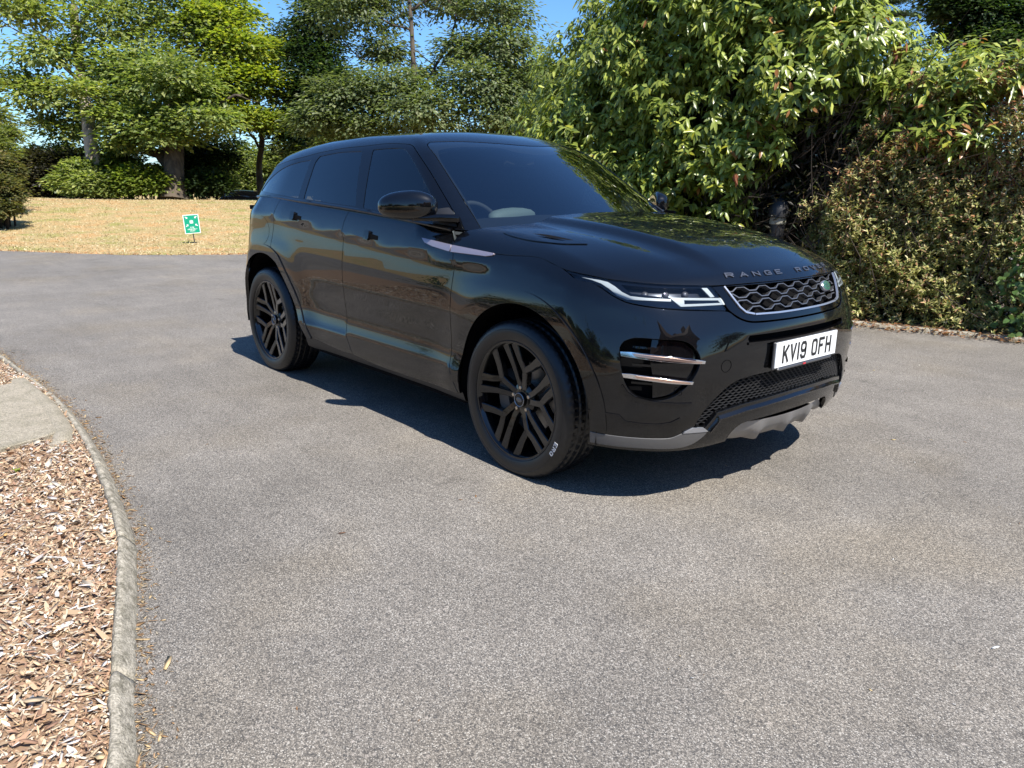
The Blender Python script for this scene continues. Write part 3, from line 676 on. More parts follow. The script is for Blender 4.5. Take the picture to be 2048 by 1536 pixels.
# ------------------------------------------------------------------ lettering as raised strokes
GL0 = 0
O_ = [(.5, 1), (.12, .97), (0, .8), (0, .2), (.12, .03), (.5, 0), (.88, .03), (1, .2), (1, .8), (.88, .97), (.5, 1)]
GL = {'Z': [[(0, 1), (1, 1), (0, 0), (1, 0)]], 'A': [[(0, 0), (.5, 1), (1, 0)], [(.18, .32), (.82, .32)]], 'B': [[(0, 0), (0, 1), (.75, 1), (.95, .88), (.95, .64), (.75, .53), (0, .53)], [(.75, .53), (1, .4), (1, .12), (.8, 0), (0, 0)]],
 'C': [[(1, .8), (.85, 1), (.15, 1), (0, .8), (0, .2), (.15, 0), (.85, 0), (1, .2)]], 'D': [[(0, 0), (0, 1), (.7, 1), (1, .8), (1, .2), (.7, 0), (0, 0)]], 'E': [[(1, 1), (0, 1), (0, 0), (1, 0)], [(0, .5), (.85, .5)]], 'F': [[(1, 1), (0, 1), (0, 0)], [(0, .53), (.85, .53)]],
 'G': [[(1, .82), (.85, 1), (.15, 1), (0, .8), (0, .2), (.15, 0), (1, 0), (1, .48), (.6, .48)]], 'H': [[(0, 0), (0, 1)], [(1, 0), (1, 1)], [(0, .5), (1, .5)]], 'I': [[(.5, 0), (.5, 1)]],
 'K': [[(0, 0), (0, 1)], [(1, 1), (.08, .42)], [(.38, .6), (1, 0)]], 'L': [[(0, 1), (0, 0), (1, 0)]], 'M': [[(0, 0), (0, 1), (.5, .35), (1, 1), (1, 0)]], 'N': [[(0, 0), (0, 1), (1, 0), (1, 1)]],
 'O': [O_], 'P': [[(0, 0), (0, 1), (.8, 1), (1, .88), (1, .6), (.8, .48), (0, .48)]], 'R': [[(0, 0), (0, 1), (.8, 1), (1, .88), (1, .62), (.8, .5), (0, .5)], [(.55, .5), (1, 0)]],
 'S': [[(1, .85), (.85, 1), (.15, 1), (0, .85), (0, .66), (.15, .53), (.85, .47), (1, .34), (1, .15), (.85, 0), (.15, 0), (0, .15)]], 'T': [[(0, 1), (1, 1)], [(.5, 1), (.5, 0)]],
 'V': [[(0, 1), (.5, 0), (1, 1)]], 'Y': [[(0, 1), (.5, .5), (1, 1)], [(.5, .5), (.5, 0)]], '1': [[(.5, 0), (.5, 1)]],
 '9': [[(.95, .6), (.8, .44), (.2, .44), (0, .6), (0, .84), (.2, 1), (.8, 1), (1, .84), (1, .2), (.82, 0), (.2, 0), (0, .16)]]}
def ribbon(path, s):
    P = [np.array(p, float) for p in path]; closed = np.allclose(P[0], P[-1]) and len(P) > 3
    if closed: P = P[:-1]
    n = len(P); out = []
    for i in range(n):
        a = P[i-1] if (i > 0 or closed) else None; b = P[(i+1) % n] if (i < n-1 or closed) else None
        d1 = None if a is None else (P[i]-a)/max(np.linalg.norm(P[i]-a), 1e-9); d2 = None if b is None else (b-P[i])/max(np.linalg.norm(b-P[i]), 1e-9)
        d1 = d2 if d1 is None else d1; d2 = d1 if d2 is None else d2
        n1 = np.array([-d1[1], d1[0]]); n2 = np.array([-d2[1], d2[0]]); m_ = n1+n2; m_ /= max(np.linalg.norm(m_), 1e-9)
        k = s/2/max(np.dot(m_, n1), .45); out.append((P[i]+m_*k, P[i]-m_*k))
    return out, closed
def text_obj(name, text, fmap, h, w, stroke, space, thick, mat, parent, gapw=None, widths=None):
    "fmap(u, v) -> points and normals of the surface the letters stand on"
    tot = sum((gapw if c == ' ' else (stroke*1.0 if c in 'I1' else w)) for c in text)+space*(len(text)-1); u = -tot/2; res = []
    for c in text:
        cw = gapw if c == ' ' else (stroke if c in 'I1' else w)
        if c != ' ':
            V = []; Fc = []
            for si, path in enumerate(GL[c]):
                pp = [(u+stroke/2+(cw-stroke)*x if c not in 'I1' else u+stroke/2, stroke/2+(h-stroke)*y) for x, y in path]
                pts = []
                for i in range(len(pp)-1):
                    pts.append(pp[i])
                    ln = math.hypot(pp[i+1][0]-pp[i][0], pp[i+1][1]-pp[i][1])
                    if ln > h*.5: pts.append(((pp[i][0]+pp[i+1][0])/2, (pp[i][1]+pp[i+1][1])/2))
                pts.append(pp[-1])
                if not np.allclose(pts[0], pts[-1]):      # square ends
                    for e in (0, -1):
                        q = pts[1] if e == 0 else pts[-2]; d = np.array(pts[e])-np.array(q); d = d/max(np.linalg.norm(d), 1e-9)*stroke*.5
                        if (c not in 'KXRAVY1I' or e == 0) and not (c in 'EFTHRYKABP' and si > 0): pts[e] = tuple(np.array(pts[e])+d)
                        elif c in 'I1AVHK' : pts[e] = tuple(np.array(pts[e])+d)
                rb, cl = ribbon(pts, stroke); n = len(rb); b = len(V)
                uv = np.array([p for r in rb for p in r]); P, Nn = fmap(uv[:, 0], uv[:, 1]); t = thick*(1+.04*si)
                V += list(P+Nn*t)+list(P-Nn*.001)
                m_ = 2*n
                for i in range(n if cl else n-1):
                    j = (i+1) % n; Fc += [(b+2*i, b+2*i+1, b+2*j+1, b+2*j), (b+2*i, b+2*j, b+m_+2*j, b+m_+2*i), (b+2*i+1, b+m_+2*i+1, b+m_+2*j+1, b+2*j+1)]
                if not cl: Fc += [(b, b+m_, b+m_+1, b+1), (b+2*n-2, b+2*n-1, b+m_+2*n-1, b+m_+2*n-2)]
            res.append(mesh_np(name, V, Fc, mat, parent))
        u += cw+space
    return res

# ------------------------------------------------------------------ front of the car
def nose_pt(a, z):
    q = np.stack([np.atleast_1d(np.asarray(a, float)), np.atleast_1d(np.asarray(z, float))], 1); P = NO(q); return P, grad(F_low, P)
def nose_uv(a0, z0):
    def f(u, v):
        # u metres along the nose, v metres upward along the surface
        P, Nn = nose_pt(a0+u/1.015, z0+v*VS); return P, Nn
    return f
mir = lambda l: [(-a, z) for a, z in l]
def nose_panel(name, mat, outline, both=True, **k):
    k.setdefault('sp', .02); k.setdefault('gap', .001)
    return panel(name, mat, NO, F_low, outline, k.pop('parent', car), mirror=both, **k)
# grille
g_out = [(-.494, .950), (-.462, .906), (-.437, .860), (-.402, .832), (-.362, .8125), (-.32, .8045), (-.18, .8015), (0, .8005)]
g_out = g_out+[(-a, z) for a, z in rv(g_out)[1:]]+[(a, z) for a, z in [(.25, .955), (0, .9555), (-.25, .955)]]
g_in = [(-.436, .948), (-.408, .905), (-.378, .864), (-.355, .843), (-.315, .834), (-.18, .831), (0, .830)]
g_in = g_in+[(-a, z) for a, z in rv(g_in)[1:]]+[(.25, .949), (0, .9495), (-.25, .949)]
gr = panel('grille', M['gloss_black'], NO, F_low, g_out, car, .02, holes=[g_in], gap=.002, depth=.05, off=-.002)
def ring_strip(name, pts, w, mat, parent, off, both=False):
    "raised strip following a line on the nose"
    P, Nn = nose_pt([p[0] for p in pts], [p[1] for p in pts]); V = []; Fc = []
    n = len(P)
    for i in range(n):
        t = P[min(i+1, n-1)]-P[max(i-1, 0)]; t /= np.linalg.norm(t); s = np.cross(Nn[i], t); c = P[i]+Nn[i]*off
        V += [c+s*w/2-Nn[i]*.008, c+s*w*.38, c-s*w*.38, c-s*w/2-Nn[i]*.008]
    Fc = [(4*i+k, 4*i+4+k, 4*i+5+k, 4*i+1+k) for i in range(n-1) for k in range(3)]
    return autosmooth(mesh_np(name, V, Fc, mat, parent), 50)
def seg(pts, n=5):
    P = [np.array(p) for p in pts]; o = []
    for i in range(len(P)-1): o += [tuple(P[i]+(P[i+1]-P[i])*k/n) for k in range(n)]
    return o+[tuple(P[-1])]
strip = [(-.440, .947), (-.412, .905), (-.383, .865), (-.358, .843), (-.316, .8335)]
ring_strip('grille_trim', seg(strip, 4), .010, M['silver_satin'], gr, .004); ring_strip('grille_trim', mir(seg(strip, 4)), .010, M['silver_satin'], gr, .004)
ring_strip('grille_trim', seg([(-.312, .8325), (-.18, .8295), (0, .829), (.18, .8295), (.312, .8325)], 6), .010, M['silver_satin'], gr, .003)
panel('grille_backing', M['dark_void'], NO, F_low, g_in, gr, .04, gap=-.01, depth=0, off=-.055)
def wave(name, z0, amp, period, a0, a1, clip, th, dp, mat, parent, off, flat=.30, phase=0.0):
    "one hexagonal wave bar; returns verts and faces"
    pts = []; a = math.floor(a0/period)*period-period
    while a < a1+period:
        b = a+phase*period
        pts += [(b, z0+amp), (b+flat*period, z0+amp), (b+.5*period, z0-amp), (b+(.5+flat)*period, z0-amp)]; a += period
    fine = seg(pts, 2); q = np.array(fine); ok = pip(q, clip)
    V = []; Fc = []
    idx = np.where(ok)[0]
    if len(idx) < 2: return V, Fc
    P, Nn = nose_pt(q[:, 0], q[:, 1])
    runs = np.split(idx, np.where(np.diff(idx) > 1)[0]+1)
    for r in runs:
        if len(r) < 2: continue
        r = list(range(max(r[0]-1, 0), min(r[-1]+2, len(q)))); b = len(V)
        for k, i in enumerate(r):
            t = P[min(i+1, len(P)-1)]-P[max(i-1, 0)]; t /= np.linalg.norm(t); s = np.cross(Nn[i], t); c = P[i]+Nn[i]*off
            V += [c+s*th/2-Nn[i]*dp, c+s*th/2, c-s*th/2, c-s*th/2-Nn[i]*dp]
        Fc += [(b+4*i+k, b+4*i+4+k, b+4*i+5+k, b+4*i+1+k) for i in range(len(r)-1) for k in range(3)]
    return V, Fc
for r, z0 in enumerate((.9385, .9125, .8855, .8580)):
    V, Fc = wave('w', z0, .0078, .128, -.46, .46, g_in, .0048, .022, None, None, -.012, phase=.5*(r % 2)+.12)
    if V: mesh_np('grille_bar', V, Fc, M['grey_satin'], gr)
# link bars between the waves give the honeycomb its depth
# emblem in the grille
P, Nn = nose_pt([.268], [.905]); ex = empty('x'); bpy.data.objects.remove(ex)
def oval(name, c, n, rx, rz, th, mat, parent, tilt=0.0, seg_=28):
    n = n/np.linalg.norm(n); s = np.cross([0, 0, 1.0], n); s /= np.linalg.norm(s); u = np.cross(n, s); V = []; Fc = []
    for k, (kk, o_) in enumerate(((1, 0), (1, th*.7), (.9, th))):
        for a in np.linspace(0, 2*math.pi, seg_, endpoint=False): V.append(c+s*rx*kk*math.cos(a)+u*rz*kk*math.sin(a)+n*o_)
    for k in range(2): Fc += [(k*seg_+i, k*seg_+(i+1) % seg_, (k+1)*seg_+(i+1) % seg_, (k+1)*seg_+i) for i in range(seg_)]
    Fc.append(tuple(2*seg_+i for i in range(seg_))); return autosmooth(mesh_np(name, V, Fc, mat, parent), 40)
bd = oval('badge', P[0]+Nn[0]*-.012, Nn[0], .046, .026, .014, M['silver_satin'], gr)
oval('badge_face', P[0]+Nn[0]*.0018, Nn[0], .041, .0225, .002, M['badge_green'], bd)
def flatmap(c, n, sc=1.0):
    n = n/np.linalg.norm(n); s = np.cross([0, 0, 1.0], n); s /= np.linalg.norm(s); up_ = np.cross(n, s)
    return lambda u, v: (c+np.outer(u, s)+np.outer(v, up_), np.tile(n, (len(u), 1)))
fm = flatmap(P[0]+Nn[0]*.0040, Nn[0])
text_obj('badge_letter', 'LAND', lambda u, v: fm(u-.009, v+.002), .0068, .0075, .0013, .0014, .0006, M['chrome'], bd, .004)
text_obj('badge_letter', 'ROVER', lambda u, v: fm(u+.006, v-.0095), .0068, .0075, .0013, .0014, .0006, M['chrome'], bd, .004)
# bonnet letters
VS = .56
for word, a0 in (('RANGE', -.242), ('ROVER', .232)):
    text_obj('bonnet_letter', word, nose_uv(a0, .9785), .030, .044, .0068, .0335, .004, M['letter'], bonnet)
# lower mesh and the openings' linings
mo = mesh_hole; MV, MF = [], []
zz = .368; r = 0
while zz < .585:
    V, Fc = wave('m', zz, .0028, .030, -.58, .58, mo, .0030, .012, None, None, -.020, flat=.22, phase=.5*(r % 2))
    b = len(MV); MV += V; MF += [tuple(i+b for i in f) for f in Fc]; zz += .0118; r += 1
mesh_np('lower_grille_mesh', MV, MF, M['black_plastic'], bump)
panel('lower_grille_backing', M['dark_void'], NO, F_low, mo, bump, .05, gap=-.012, depth=0, off=-.050)
panel('slot_backing', M['dark_void'], NO, F_low, sloth, bump, .05, gap=-.012, depth=0, off=-.040)
for o_ in nose_panel('fin_vent_backing', M['dark_void'], finh, parent=bump, gap=-.012, depth=0, off=-.055, sp=.04): pass
fin1 = [(-.841, .697), (-.804, .698), (-.760, .694), (-.667, .6845), (-.600, .675), (-.545, .662), (-.547, .650), (-.600, .655), (-.667, .661), (-.760, .671), (-.838, .679)]
fin2 = [(-.832, .609), (-.800, .609), (-.740, .602), (-.665, .592), (-.585, .578), (-.588, .566), (-.665, .573), (-.740, .583), (-.826, .592)]
inner1 = [(-.800, .6925), (-.667, .6795), (-.560, .6600), (-.562, .6545), (-.667, .6685), (-.790, .6820)]
inner2 = [(-.790, .6030), (-.700, .5935), (-.598, .5770), (-.600, .5710), (-.700, .5830), (-.782, .5940)]
for f_, i_ in ((fin1, inner1), (fin2, inner2)):
    aa = nose_panel('bumper_fin', M['chrome'], f_, off=.002, depth=.022, smooth=False)
    for par, s in zip(aa, (1, -1)):
        panel('fin_face', M['copper'], NO, F_low, [(a*s, z) for a, z in i_], par, .02, gap=0, depth=.004, off=.0045, smooth=False)
# inner slats seen inside the vent
for s in (-1, 1):
    for zc in (.715, .640, .560):
        pts = [(s*-.80, zc+.004), (s*-.72, zc), (s*-.61, zc-.012)]
        q = seg(pts, 3); ring_strip('vent_slat', q, .012, M['gloss_black'], bump, -.030)
low_v = [(-.800, .522), (-.781, .511), (-.726, .493), (-.657, .487), (-.585, .482), (-.62, .496), (-.650, .512), (-.726, .498), (-.78, .517)]
for s in (-1, 1):
    ring_strip('vent_lip', [(a*s, z) for a, z in seg([(-.83, .56), (-.812, .530), (-.785, .509), (-.726, .493), (-.650, .486), (-.585, .483)], 4)], .012, M['gloss_black'], bump, .006)
ring_strip('slot_lip', seg([(-.36, .716), (-.18, .7145), (0, .714), (.18, .7145), (.36, .716)], 6), .013, M['gloss_black'], bump, .006)
# lower trim bands on the bumper sides
for s in (-1, 1):
    ring_strip('bumper_band', [(a*s, z) for a, z in seg([(-.945, .433), (-.89, .431), (-.835, .428), (-.812, .402), (-.76, .396), (-.700, .394), (-.655, .402), (-.622, .421)], 3)], .012, M['gloss_black'], bump, .004)
    nm = 'corner_blade'
    nose_panel(nm, M['silver_satin'], [(a*s, z) for a, z in [(-.607, .355), (-.568, .374), (-.520, .366), (-.500, .349)]], both=False, off=.006, depth=.012, smooth=False)
    # grey lower cladding
    nose_panel('bumper_cladding', M['grey_dull'], [(a*s, z) for a, z in [(-.935, .338), (-.80, .333), (-.694, .331), (-.645, .334), (-.600, .353), (-.500, .348), (-.515, .325), (-.56, .292), (-.62, .280), (-.75, .283), (-.935, .288)]], both=False, off=.004, depth=.012, sp=.025)
# glossy panel filling the front part of each vent, and the ledge under the lower grille
for s in (-1, 1):
    panel('vent_panel', M['gloss_black'], NO, F_low, [(a*-s, z) for a, z in [(.735, .752), (.708, .750), (.622, .742), (.579, .704), (.566, .661), (.590, .590), (.650, .520), (.722, .502), (.728, .60), (.742, .68)]], bump, .025, gap=.001, depth=.03, off=-.022, smooth=False)
lipl = seg([(-.512, .362), (-.470, .430), (-.334, .451), (-.17, .459), (0, .463)], 5); lipl = lipl+[(-a, z) for a, z in rv(lipl)[1:]]
P, Nn = nose_pt([p[0] for p in lipl], [p[1] for p in lipl]); V = []
for k in range(len(lipl)):
    t = P[min(k+1, len(P)-1)]-P[max(k-1, 0)]; t /= np.linalg.norm(t); s_ = np.cross(Nn[k], t); s_ = s_ if s_[2] < 0 else -s_
    V += [P[k]-Nn[k]*.030-s_*.002, P[k]+Nn[k]*.004+s_*.020, P[k]+Nn[k]*.012+s_*.030, P[k]+Nn[k]*.010+s_*.037, P[k]-Nn[k]*.002+s_*.042]
autosmooth(mesh_np('lower_lip', V, [(5*i+k, 5*i+5+k, 5*i+6+k, 5*i+1+k) for i in range(len(lipl)-1) for k in range(4)], M['paint'], bump), 40)
# skid plate: a scooped grey plate with ribs below the bumper
mb = MB(); ys = np.linspace(-.46, .46, 47); V = []
def skid_bot(y):
    a = abs(y); k = (math.sin(a*30)*.5+.5); return .250+.020*sst(.36, .46, a)+.0*k
for y in ys:
    a = abs(y); x0 = .872-.12*(a/.5)**2.2; zt = .350-.075*float(sst(.30, .47, a)); rib = .018*max(0, math.cos(a*2*math.pi/.21))**3
    zb = .262+.012*float(sst(.3, .46, a))-rib*.9
    V += [(x0+.004, y, zt), (x0-.008+rib*.5, y, zt*.55+zb*.45), (x0-.045+rib, y, zb), (x0-.16, y, zb-.012), (x0-.34, y, zb-.02)]
n = len(ys); mb.add(V, [(5*i+k, 5*i+1+k, 5*i+6+k, 5*i+5+k) for i in range(n-1) for k in range(4)])
autosmooth(mb.build('skid_plate', M['skid'], car), 60)
mb = MB().box((.42, 0, .275), (.55, 1.05, .02)); mb.build('underbody_tray', M['dark_void'], car)
# number plate
Pp, Np = nose_pt([0], [.652]); px = float(Pp[0][0])+.010
npl = mesh_np('number_plate', *(lambda m_: (np.array(m_.v), m_.f))(MB().box((px+.002, 0, .6535), (.006, .520, .111), bev=.0015)), M['plate'], car)
MB().box((px-.006, 0, .650), (.012, .532, .122), bev=.004).build('plate_surround', M['plate_edge'], car)
MB().box((px-.002, 0, .588), (.012, .46, .013), bev=.004).build('plate_footer', M['grey_satin'], car)
MB().box((px+.0055, -.015, .5885), (.002, .022, .007)).build('dealer_mark', M['red_print'], npl)
pm = lambda u, v: (np.stack([np.full(len(u), px+.0052), u, v+.6135], 1), np.tile([1., 0, 0], (len(u), 1)))
text_obj('plate_character', 'KV19 OFH', pm, .079, .050, .0135, .0115, .0006, M['print'], npl, gapw=.022)
# fog / tow cap ring and parking sensors
for a, z, rr in ((-.455, .632, .026), (-.632, .532, .009), (.632, .532, .009), (-.25, .62, .009)):
    P, Nn = nose_pt([a], [z]); n = Nn[0]; s = np.cross([0, 0, 1.], n); s /= np.linalg.norm(s); u = np.cross(n, s)
    pts = [P[0]+n*.0005+rr*(math.cos(q)*s+math.sin(q)*u) for q in np.linspace(0, 2*math.pi, 25)]
    MB().tube(pts, .0011, 4, False).build('tow_cover_seam' if rr > .02 else 'parking_sensor', M['dark_void'], bump)
# headlights
lens = [(-1.088, .9975), (-1.060, .984), (-1.030, .967), (-.995, .960), (-.965, .957), (-.931, .949), (-.874, .915), (-.821, .892), (-.720, .876), (-.616, .867), (-.520, .861), (-.447, .855), (-.468, .904), (-.496, .951), (-.545, .9565), (-.716, .9630), (-.80, .968), (-.879, .9725), (-.94, .979), (-.997, .9855), (-1.055, .9935)]
lampin = [(-1.012, .976), (-.931, .958), (-.874, .924), (-.821, .900), (-.720, .883), (-.616, .875), (-.520, .869), (-.458, .863), (-.478, .904), (-.505, .945), (-.716, .957), (-.879, .967), (-.985, .981)]
for s in (-1, 1):
    sg = lambda l: [(a*-s*-1 if s < 0 else -a, z) for a, z in l]
    sg = (lambda l: list(l)) if s < 0 else mir
    hl = empty('headlight', parent=car)
    panel('lens', M['glass_lamp'], NO, F_low, sg(lens), hl, .02, gap=.0015, depth=.003)
    panel('lamp_housing', M['lamp_in'], NO, F_low, sg(lens), hl, .02, gap=-.003, depth=0, off=-.035)
    panel('lamp_bezel', M['gloss_black'], NO, F_low, sg(lens), hl, .02, gap=.001, depth=.03, off=-.008, holes=[sg([(-.850, .9605), (-.716, .952), (-.535, .9475), (-.507, .912), (-.668, .916), (-.812, .928)])], smooth=False)
    drl = [(-1.010, .9785), (-.93, .9715), (-.900, .966), (-.872, .951), (-.845, .931), (-.815, .9165), (-.76, .912), (-.668, .908), (-.668, .900), (-.76, .903), (-.826, .904), (-.862, .918), (-.893, .942), (-.925, .960), (-.965, .9715)]
    panel('light_blade', M['drl'], NO, F_low, sg(drl), hl, .02, gap=0, depth=.006, off=-.0045, smooth=False)
    panel('light_loop', M['drl'], NO, F_low, sg([(-.672, .914), (-.463, .905), (-.442, .880), (-.632, .879)]), hl, .02, gap=0, depth=.006, off=-.004, holes=[sg([(-.618, .904), (-.476, .898), (-.466, .886), (-.618, .887)])], smooth=False)
    panel('light_slash', M['drl'], NO, F_low, sg([(-.538, .947), (-.515, .946), (-.490, .912), (-.507, .911)]), hl, .02, gap=0, depth=.006, off=-.004, smooth=False)
    for a in (-.76, -.68, -.60):
        P, Nn = nose_pt([a if s < 0 else -a], [.934]); n = Nn[0]; mb = MB()
        sd_v = np.cross([0, 0, 1.], n); sd_v /= np.linalg.norm(sd_v); uu = np.cross(n, sd_v); V = []; k_ = 16
        for rr, dd in ((.014, -.034), (.014, -.026), (.010, -.022), (.001, -.020)):
            V += [P[0]+n*dd+rr*(math.cos(q)*sd_v+math.sin(q)*uu) for q in np.linspace(0, 2*math.pi, k_, endpoint=False)]
        mb.add(V, [(i*k_+j, i*k_+(j+1) % k_, (i+1)*k_+(j+1) % k_, (i+1)*k_+j) for i in range(3) for j in range(k_)]); mb.build('projector', M['grey_satin'], hl, True)
# bonnet vents
def top_pts(L3, off):
    P = TP(np.array(top_q(L3))); return P+grad(F_low, P)*off
for s in (-1, 1):
    vent = [(-.255, s*.800, 1.12), (-.17, s*.772, 1.12), (.05, s*.752, 1.1), (.175, s*.705, 1.1), (.205, s*.70, 1.095), (.11, s*.765, 1.09), (-.02, s*.805, 1.095), (-.17, s*.812, 1.11)]
    vp = panel('bonnet_vent', M['paint'], TP, F_low, top_q(vent), car, .02, gap=0, depth=.006, off=.0045)
    panel('vent_slot_shade', M['dark_void'], TP, F_low, top_q([(-.10, s*.752, 1.12), (-.02, s*.728, 1.12), (.13, s*.705, 1.1), (.12, s*.716, 1.1), (.03, s*.748, 1.11)]), vp, .02, gap=0, depth=0, off=.0058)  # flat dark sheet laid on the vent for the shade in its slot
# painted arch trims, proud of the wings
for nm, inner, cx, cz in (('f', arc(.04, .38, .4505, -14, 186, 40), .04, .38), ('r', [(-2.078, .345)]+[(a, b) for a, b in rv(RARC)][1:-1]+arc(-2.655, .40, .4505, 66, 186, 24), -2.655, .40)):
    outer = []
    for x, z in inner:
        d = math.hypot(x-cx, z-cz); outer.append((x+(x-cx)/d*.058, z+(z-cz)/d*.058))
    if nm == 'f': inner = [p for p in inner if p[1] > .335]; outer = [p for p in outer if p[1] > .338]
    for o_ in panel('arch_trim', M['paint'], S_, F_low, inner+rv(outer), car, .02, mirror=True, gap=0, depth=.010, off=.007): pass
# side blades on doors and wings
bl_d = [(-.765, 1.066), (-.700, 1.061), (-.510, 1.048), (-.510, 1.017), (-.66, 1.032), (-.73, 1.046)]
bl_w = [(-.500, 1.047), (-.35, 1.038), (-.195, 1.029), (-.200, 1.020), (-.245, 1.014), (-.35, 1.015), (-.500, 1.016)]
panel('side_blade', M['mauve'], S_, F_low, bl_d, car, .03, mirror=True, gap=0, depth=.008, off=.006, smooth=False)
panel('side_blade', M['mauve'], S_, F_low, bl_w, car, .03, mirror=True, gap=0, depth=.008, off=.006, smooth=False)
# door handles: flush lever with a raised end; a flat dark patch gives the recess its shade
for x0, z0, al in ((-1.315, 1.052, -.07), (-2.235, 1.120, -.07)):
    def hq(l): return [(x0+a*math.cos(al)-b*math.sin(al), z0+a*math.sin(al)+b*math.cos(al)) for a, b in l]
    lev = hq([(-.150, -.004), (-.12, .012), (-.02, .016), (.03, .016), (.03, -.018), (-.05, -.018), (-.12, -.014)])
    panel('door_handle', M['paint'], S_, F_low, lev, car, .02, mirror=True, gap=0, depth=.006, off=.005)
    panel('handle_shade_patch', M['dark_void'], S_, F_low, hq([(.035, .012), (.135, .010), (.140, -.014), (.035, -.018)]), car, .02, mirror=True, gap=0, depth=0, off=.0012)
    panel('handle_end', M['gloss_black'], S_, F_low, hq([(.005, .024), (.05, .024), (.058, -.012), (.050, -.026), (.005, -.024)]), car, .02, mirror=True, gap=0, depth=.014, off=.014)
# fuel flap seam
for s in (-1,):
    q = np.array([(-2.70+.13*math.cos(a), 1.0+.10*math.sin(a)) for a in np.linspace(-1.2, 1.5, 20)]); P = S_(q)
    MB().tube(list(P), .0012, 4).build('fuel_flap_seam', M['dark_void'], car)
# wipers hidden under the bonnet edge; cowl panel
mb = MB(); ys = np.linspace(-.80, .80, 17); V = []
for y in ys:
    xb = float(wind_x(y, 1.14)); V += [(xb+.14, y, 1.10), (xb+.02, y, 1.085), (xb-.02, y, 1.10)]
mb.add(V, [(3*i+k, 3*i+3+k, 3*i+4+k, 3*i+1+k) for i in range(16) for k in range(2)]); mb.build('cowl', M['black_plastic'], car)
# mirrors
for s in (-1, 1):
    mr = empty('door_mirror', parent=car)
    a = np.array([-.665, -.885, 1.230]); b = np.array([-.905, -1.085, 1.222]); c = (a+b)/2; ax = (b-a); Ln = np.linalg.norm(ax)/2; ax /= 2*Ln
    fw_ = np.cross(ax, [0, 0, 1.]); fw_ /= np.linalg.norm(fw_); fw_ = fw_ if fw_[0] > 0 else -fw_
    nu, nv = 40, 28; V = []
    for i in range(nu):
        u = -1+2*(i+.5)/nu
        for j in range(nv):
            q = 2*math.pi*j/nv; cu, su = math.cos(q), math.sin(q)
            e = (1-abs(u)**2.6)**(1/2.6)
            top = .080*(1-.12*u-.25*max(0, -u)**2); bot = .068*(1-.10*u)
            yy = (abs(su)**.8)*(1 if su > 0 else -1)*(top if su > 0 else bot)*e
            ff = (abs(cu)**.85)*(.072*e if cu > 0 else -.030*e**.3)
            V.append(c+ax*Ln*u+fw_*ff+np.array([0, 0, yy]))
    V = np.array(V); 
    if s > 0: V = V*[1, -1, 1]
    Fc = [(i*nv+j, i*nv+(j+1) % nv, (i+1)*nv+(j+1) % nv, (i+1)*nv+j) for i in range(nu-1) for j in range(nv)]+[tuple(range(nv-1, -1, -1)), tuple((nu-1)*nv+j for j in range(nv))]
    if s > 0: Fc = [f[::-1] for f in Fc]
    mc = mesh_np('mirror_cap', V, Fc, M['paint'], mr, True)
    # seam band between cap and lower shell
    ring = []
    for i in range(3, nu-3):
        u = -1+2*(i+.5)/nu; e = (1-abs(u)**2.6)**(1/2.6); p = c+ax*Ln*u+fw_*(.0725*e+.0005)*(.86)+np.array([0, 0, -.036]); ring.append(p*[1, -s*-1 if s < 0 else -1, 1])
    MB().tube(ring, .0022, 4).build('mirror_seam', M['dark_void'], mr)
    sy = np.array([1, 1 if s < 0 else -1, 1])
    mb = MB(); V = []
    for (x, y, z, hw, hh) in ((-.775, -.965, 1.168, .050, .013), (-.70, -.925, 1.172, .046, .015), (-.63, -.885, 1.176, .042, .017), (-.575, -.858, 1.176, .042, .018), (-.55, -.835, 1.174, .04, .018)):
        p = np.array([x, y, z]); t = np.array([.62, .78, 0.]); q_ = np.array([t[1], -t[0], 0])
        V += [(p+q_*hw*a_+np.array([0, 0, hh*b_]))*sy for a_, b_ in ((-.8, -1), (.8, -1), (1, -.3), (1, .3), (.8, 1), (-.8, 1), (-1, .3), (-1, -.3))]
    Fc = [(8*i+k, 8*i+8+k, 8*i+8+(k+1) % 8, 8*i+(k+1) % 8) for i in range(4) for k in range(8)]+[tuple(range(7, -1, -1)), tuple(32+k for k in range(8))]
    autosmooth(mb.add(V, Fc).build('mirror_arm', M['gloss_black'], mr), 50)
    q_ = roof_q([(-.72, -.880, 1.142), (-.545, -.862, 1.132), (-.60, -.83, 1.185), (-.66, -.825, 1.22), (-.74, -.83, 1.20)])
    panel('mirror_foot', M['black_plastic'], RF, F_gh, q_ if s < 0 else [(a_, -b_) for a_, b_ in q_], mr, .03, gap=0, depth=.01, off=.010)
    g = MB(); bk = c-fw_*.028
    V = [bk+ax*Ln*.8*math.cos(q)+np.array([0, 0, .055*math.sin(q)]) for q in np.linspace(0, 2*math.pi, 20, endpoint=False)]
    V = [v*[1, 1 if s < 0 else -1, 1] for v in V]; g.add(V, [tuple(range(20))]); g.build('mirror_glass', M['chrome'], mr)
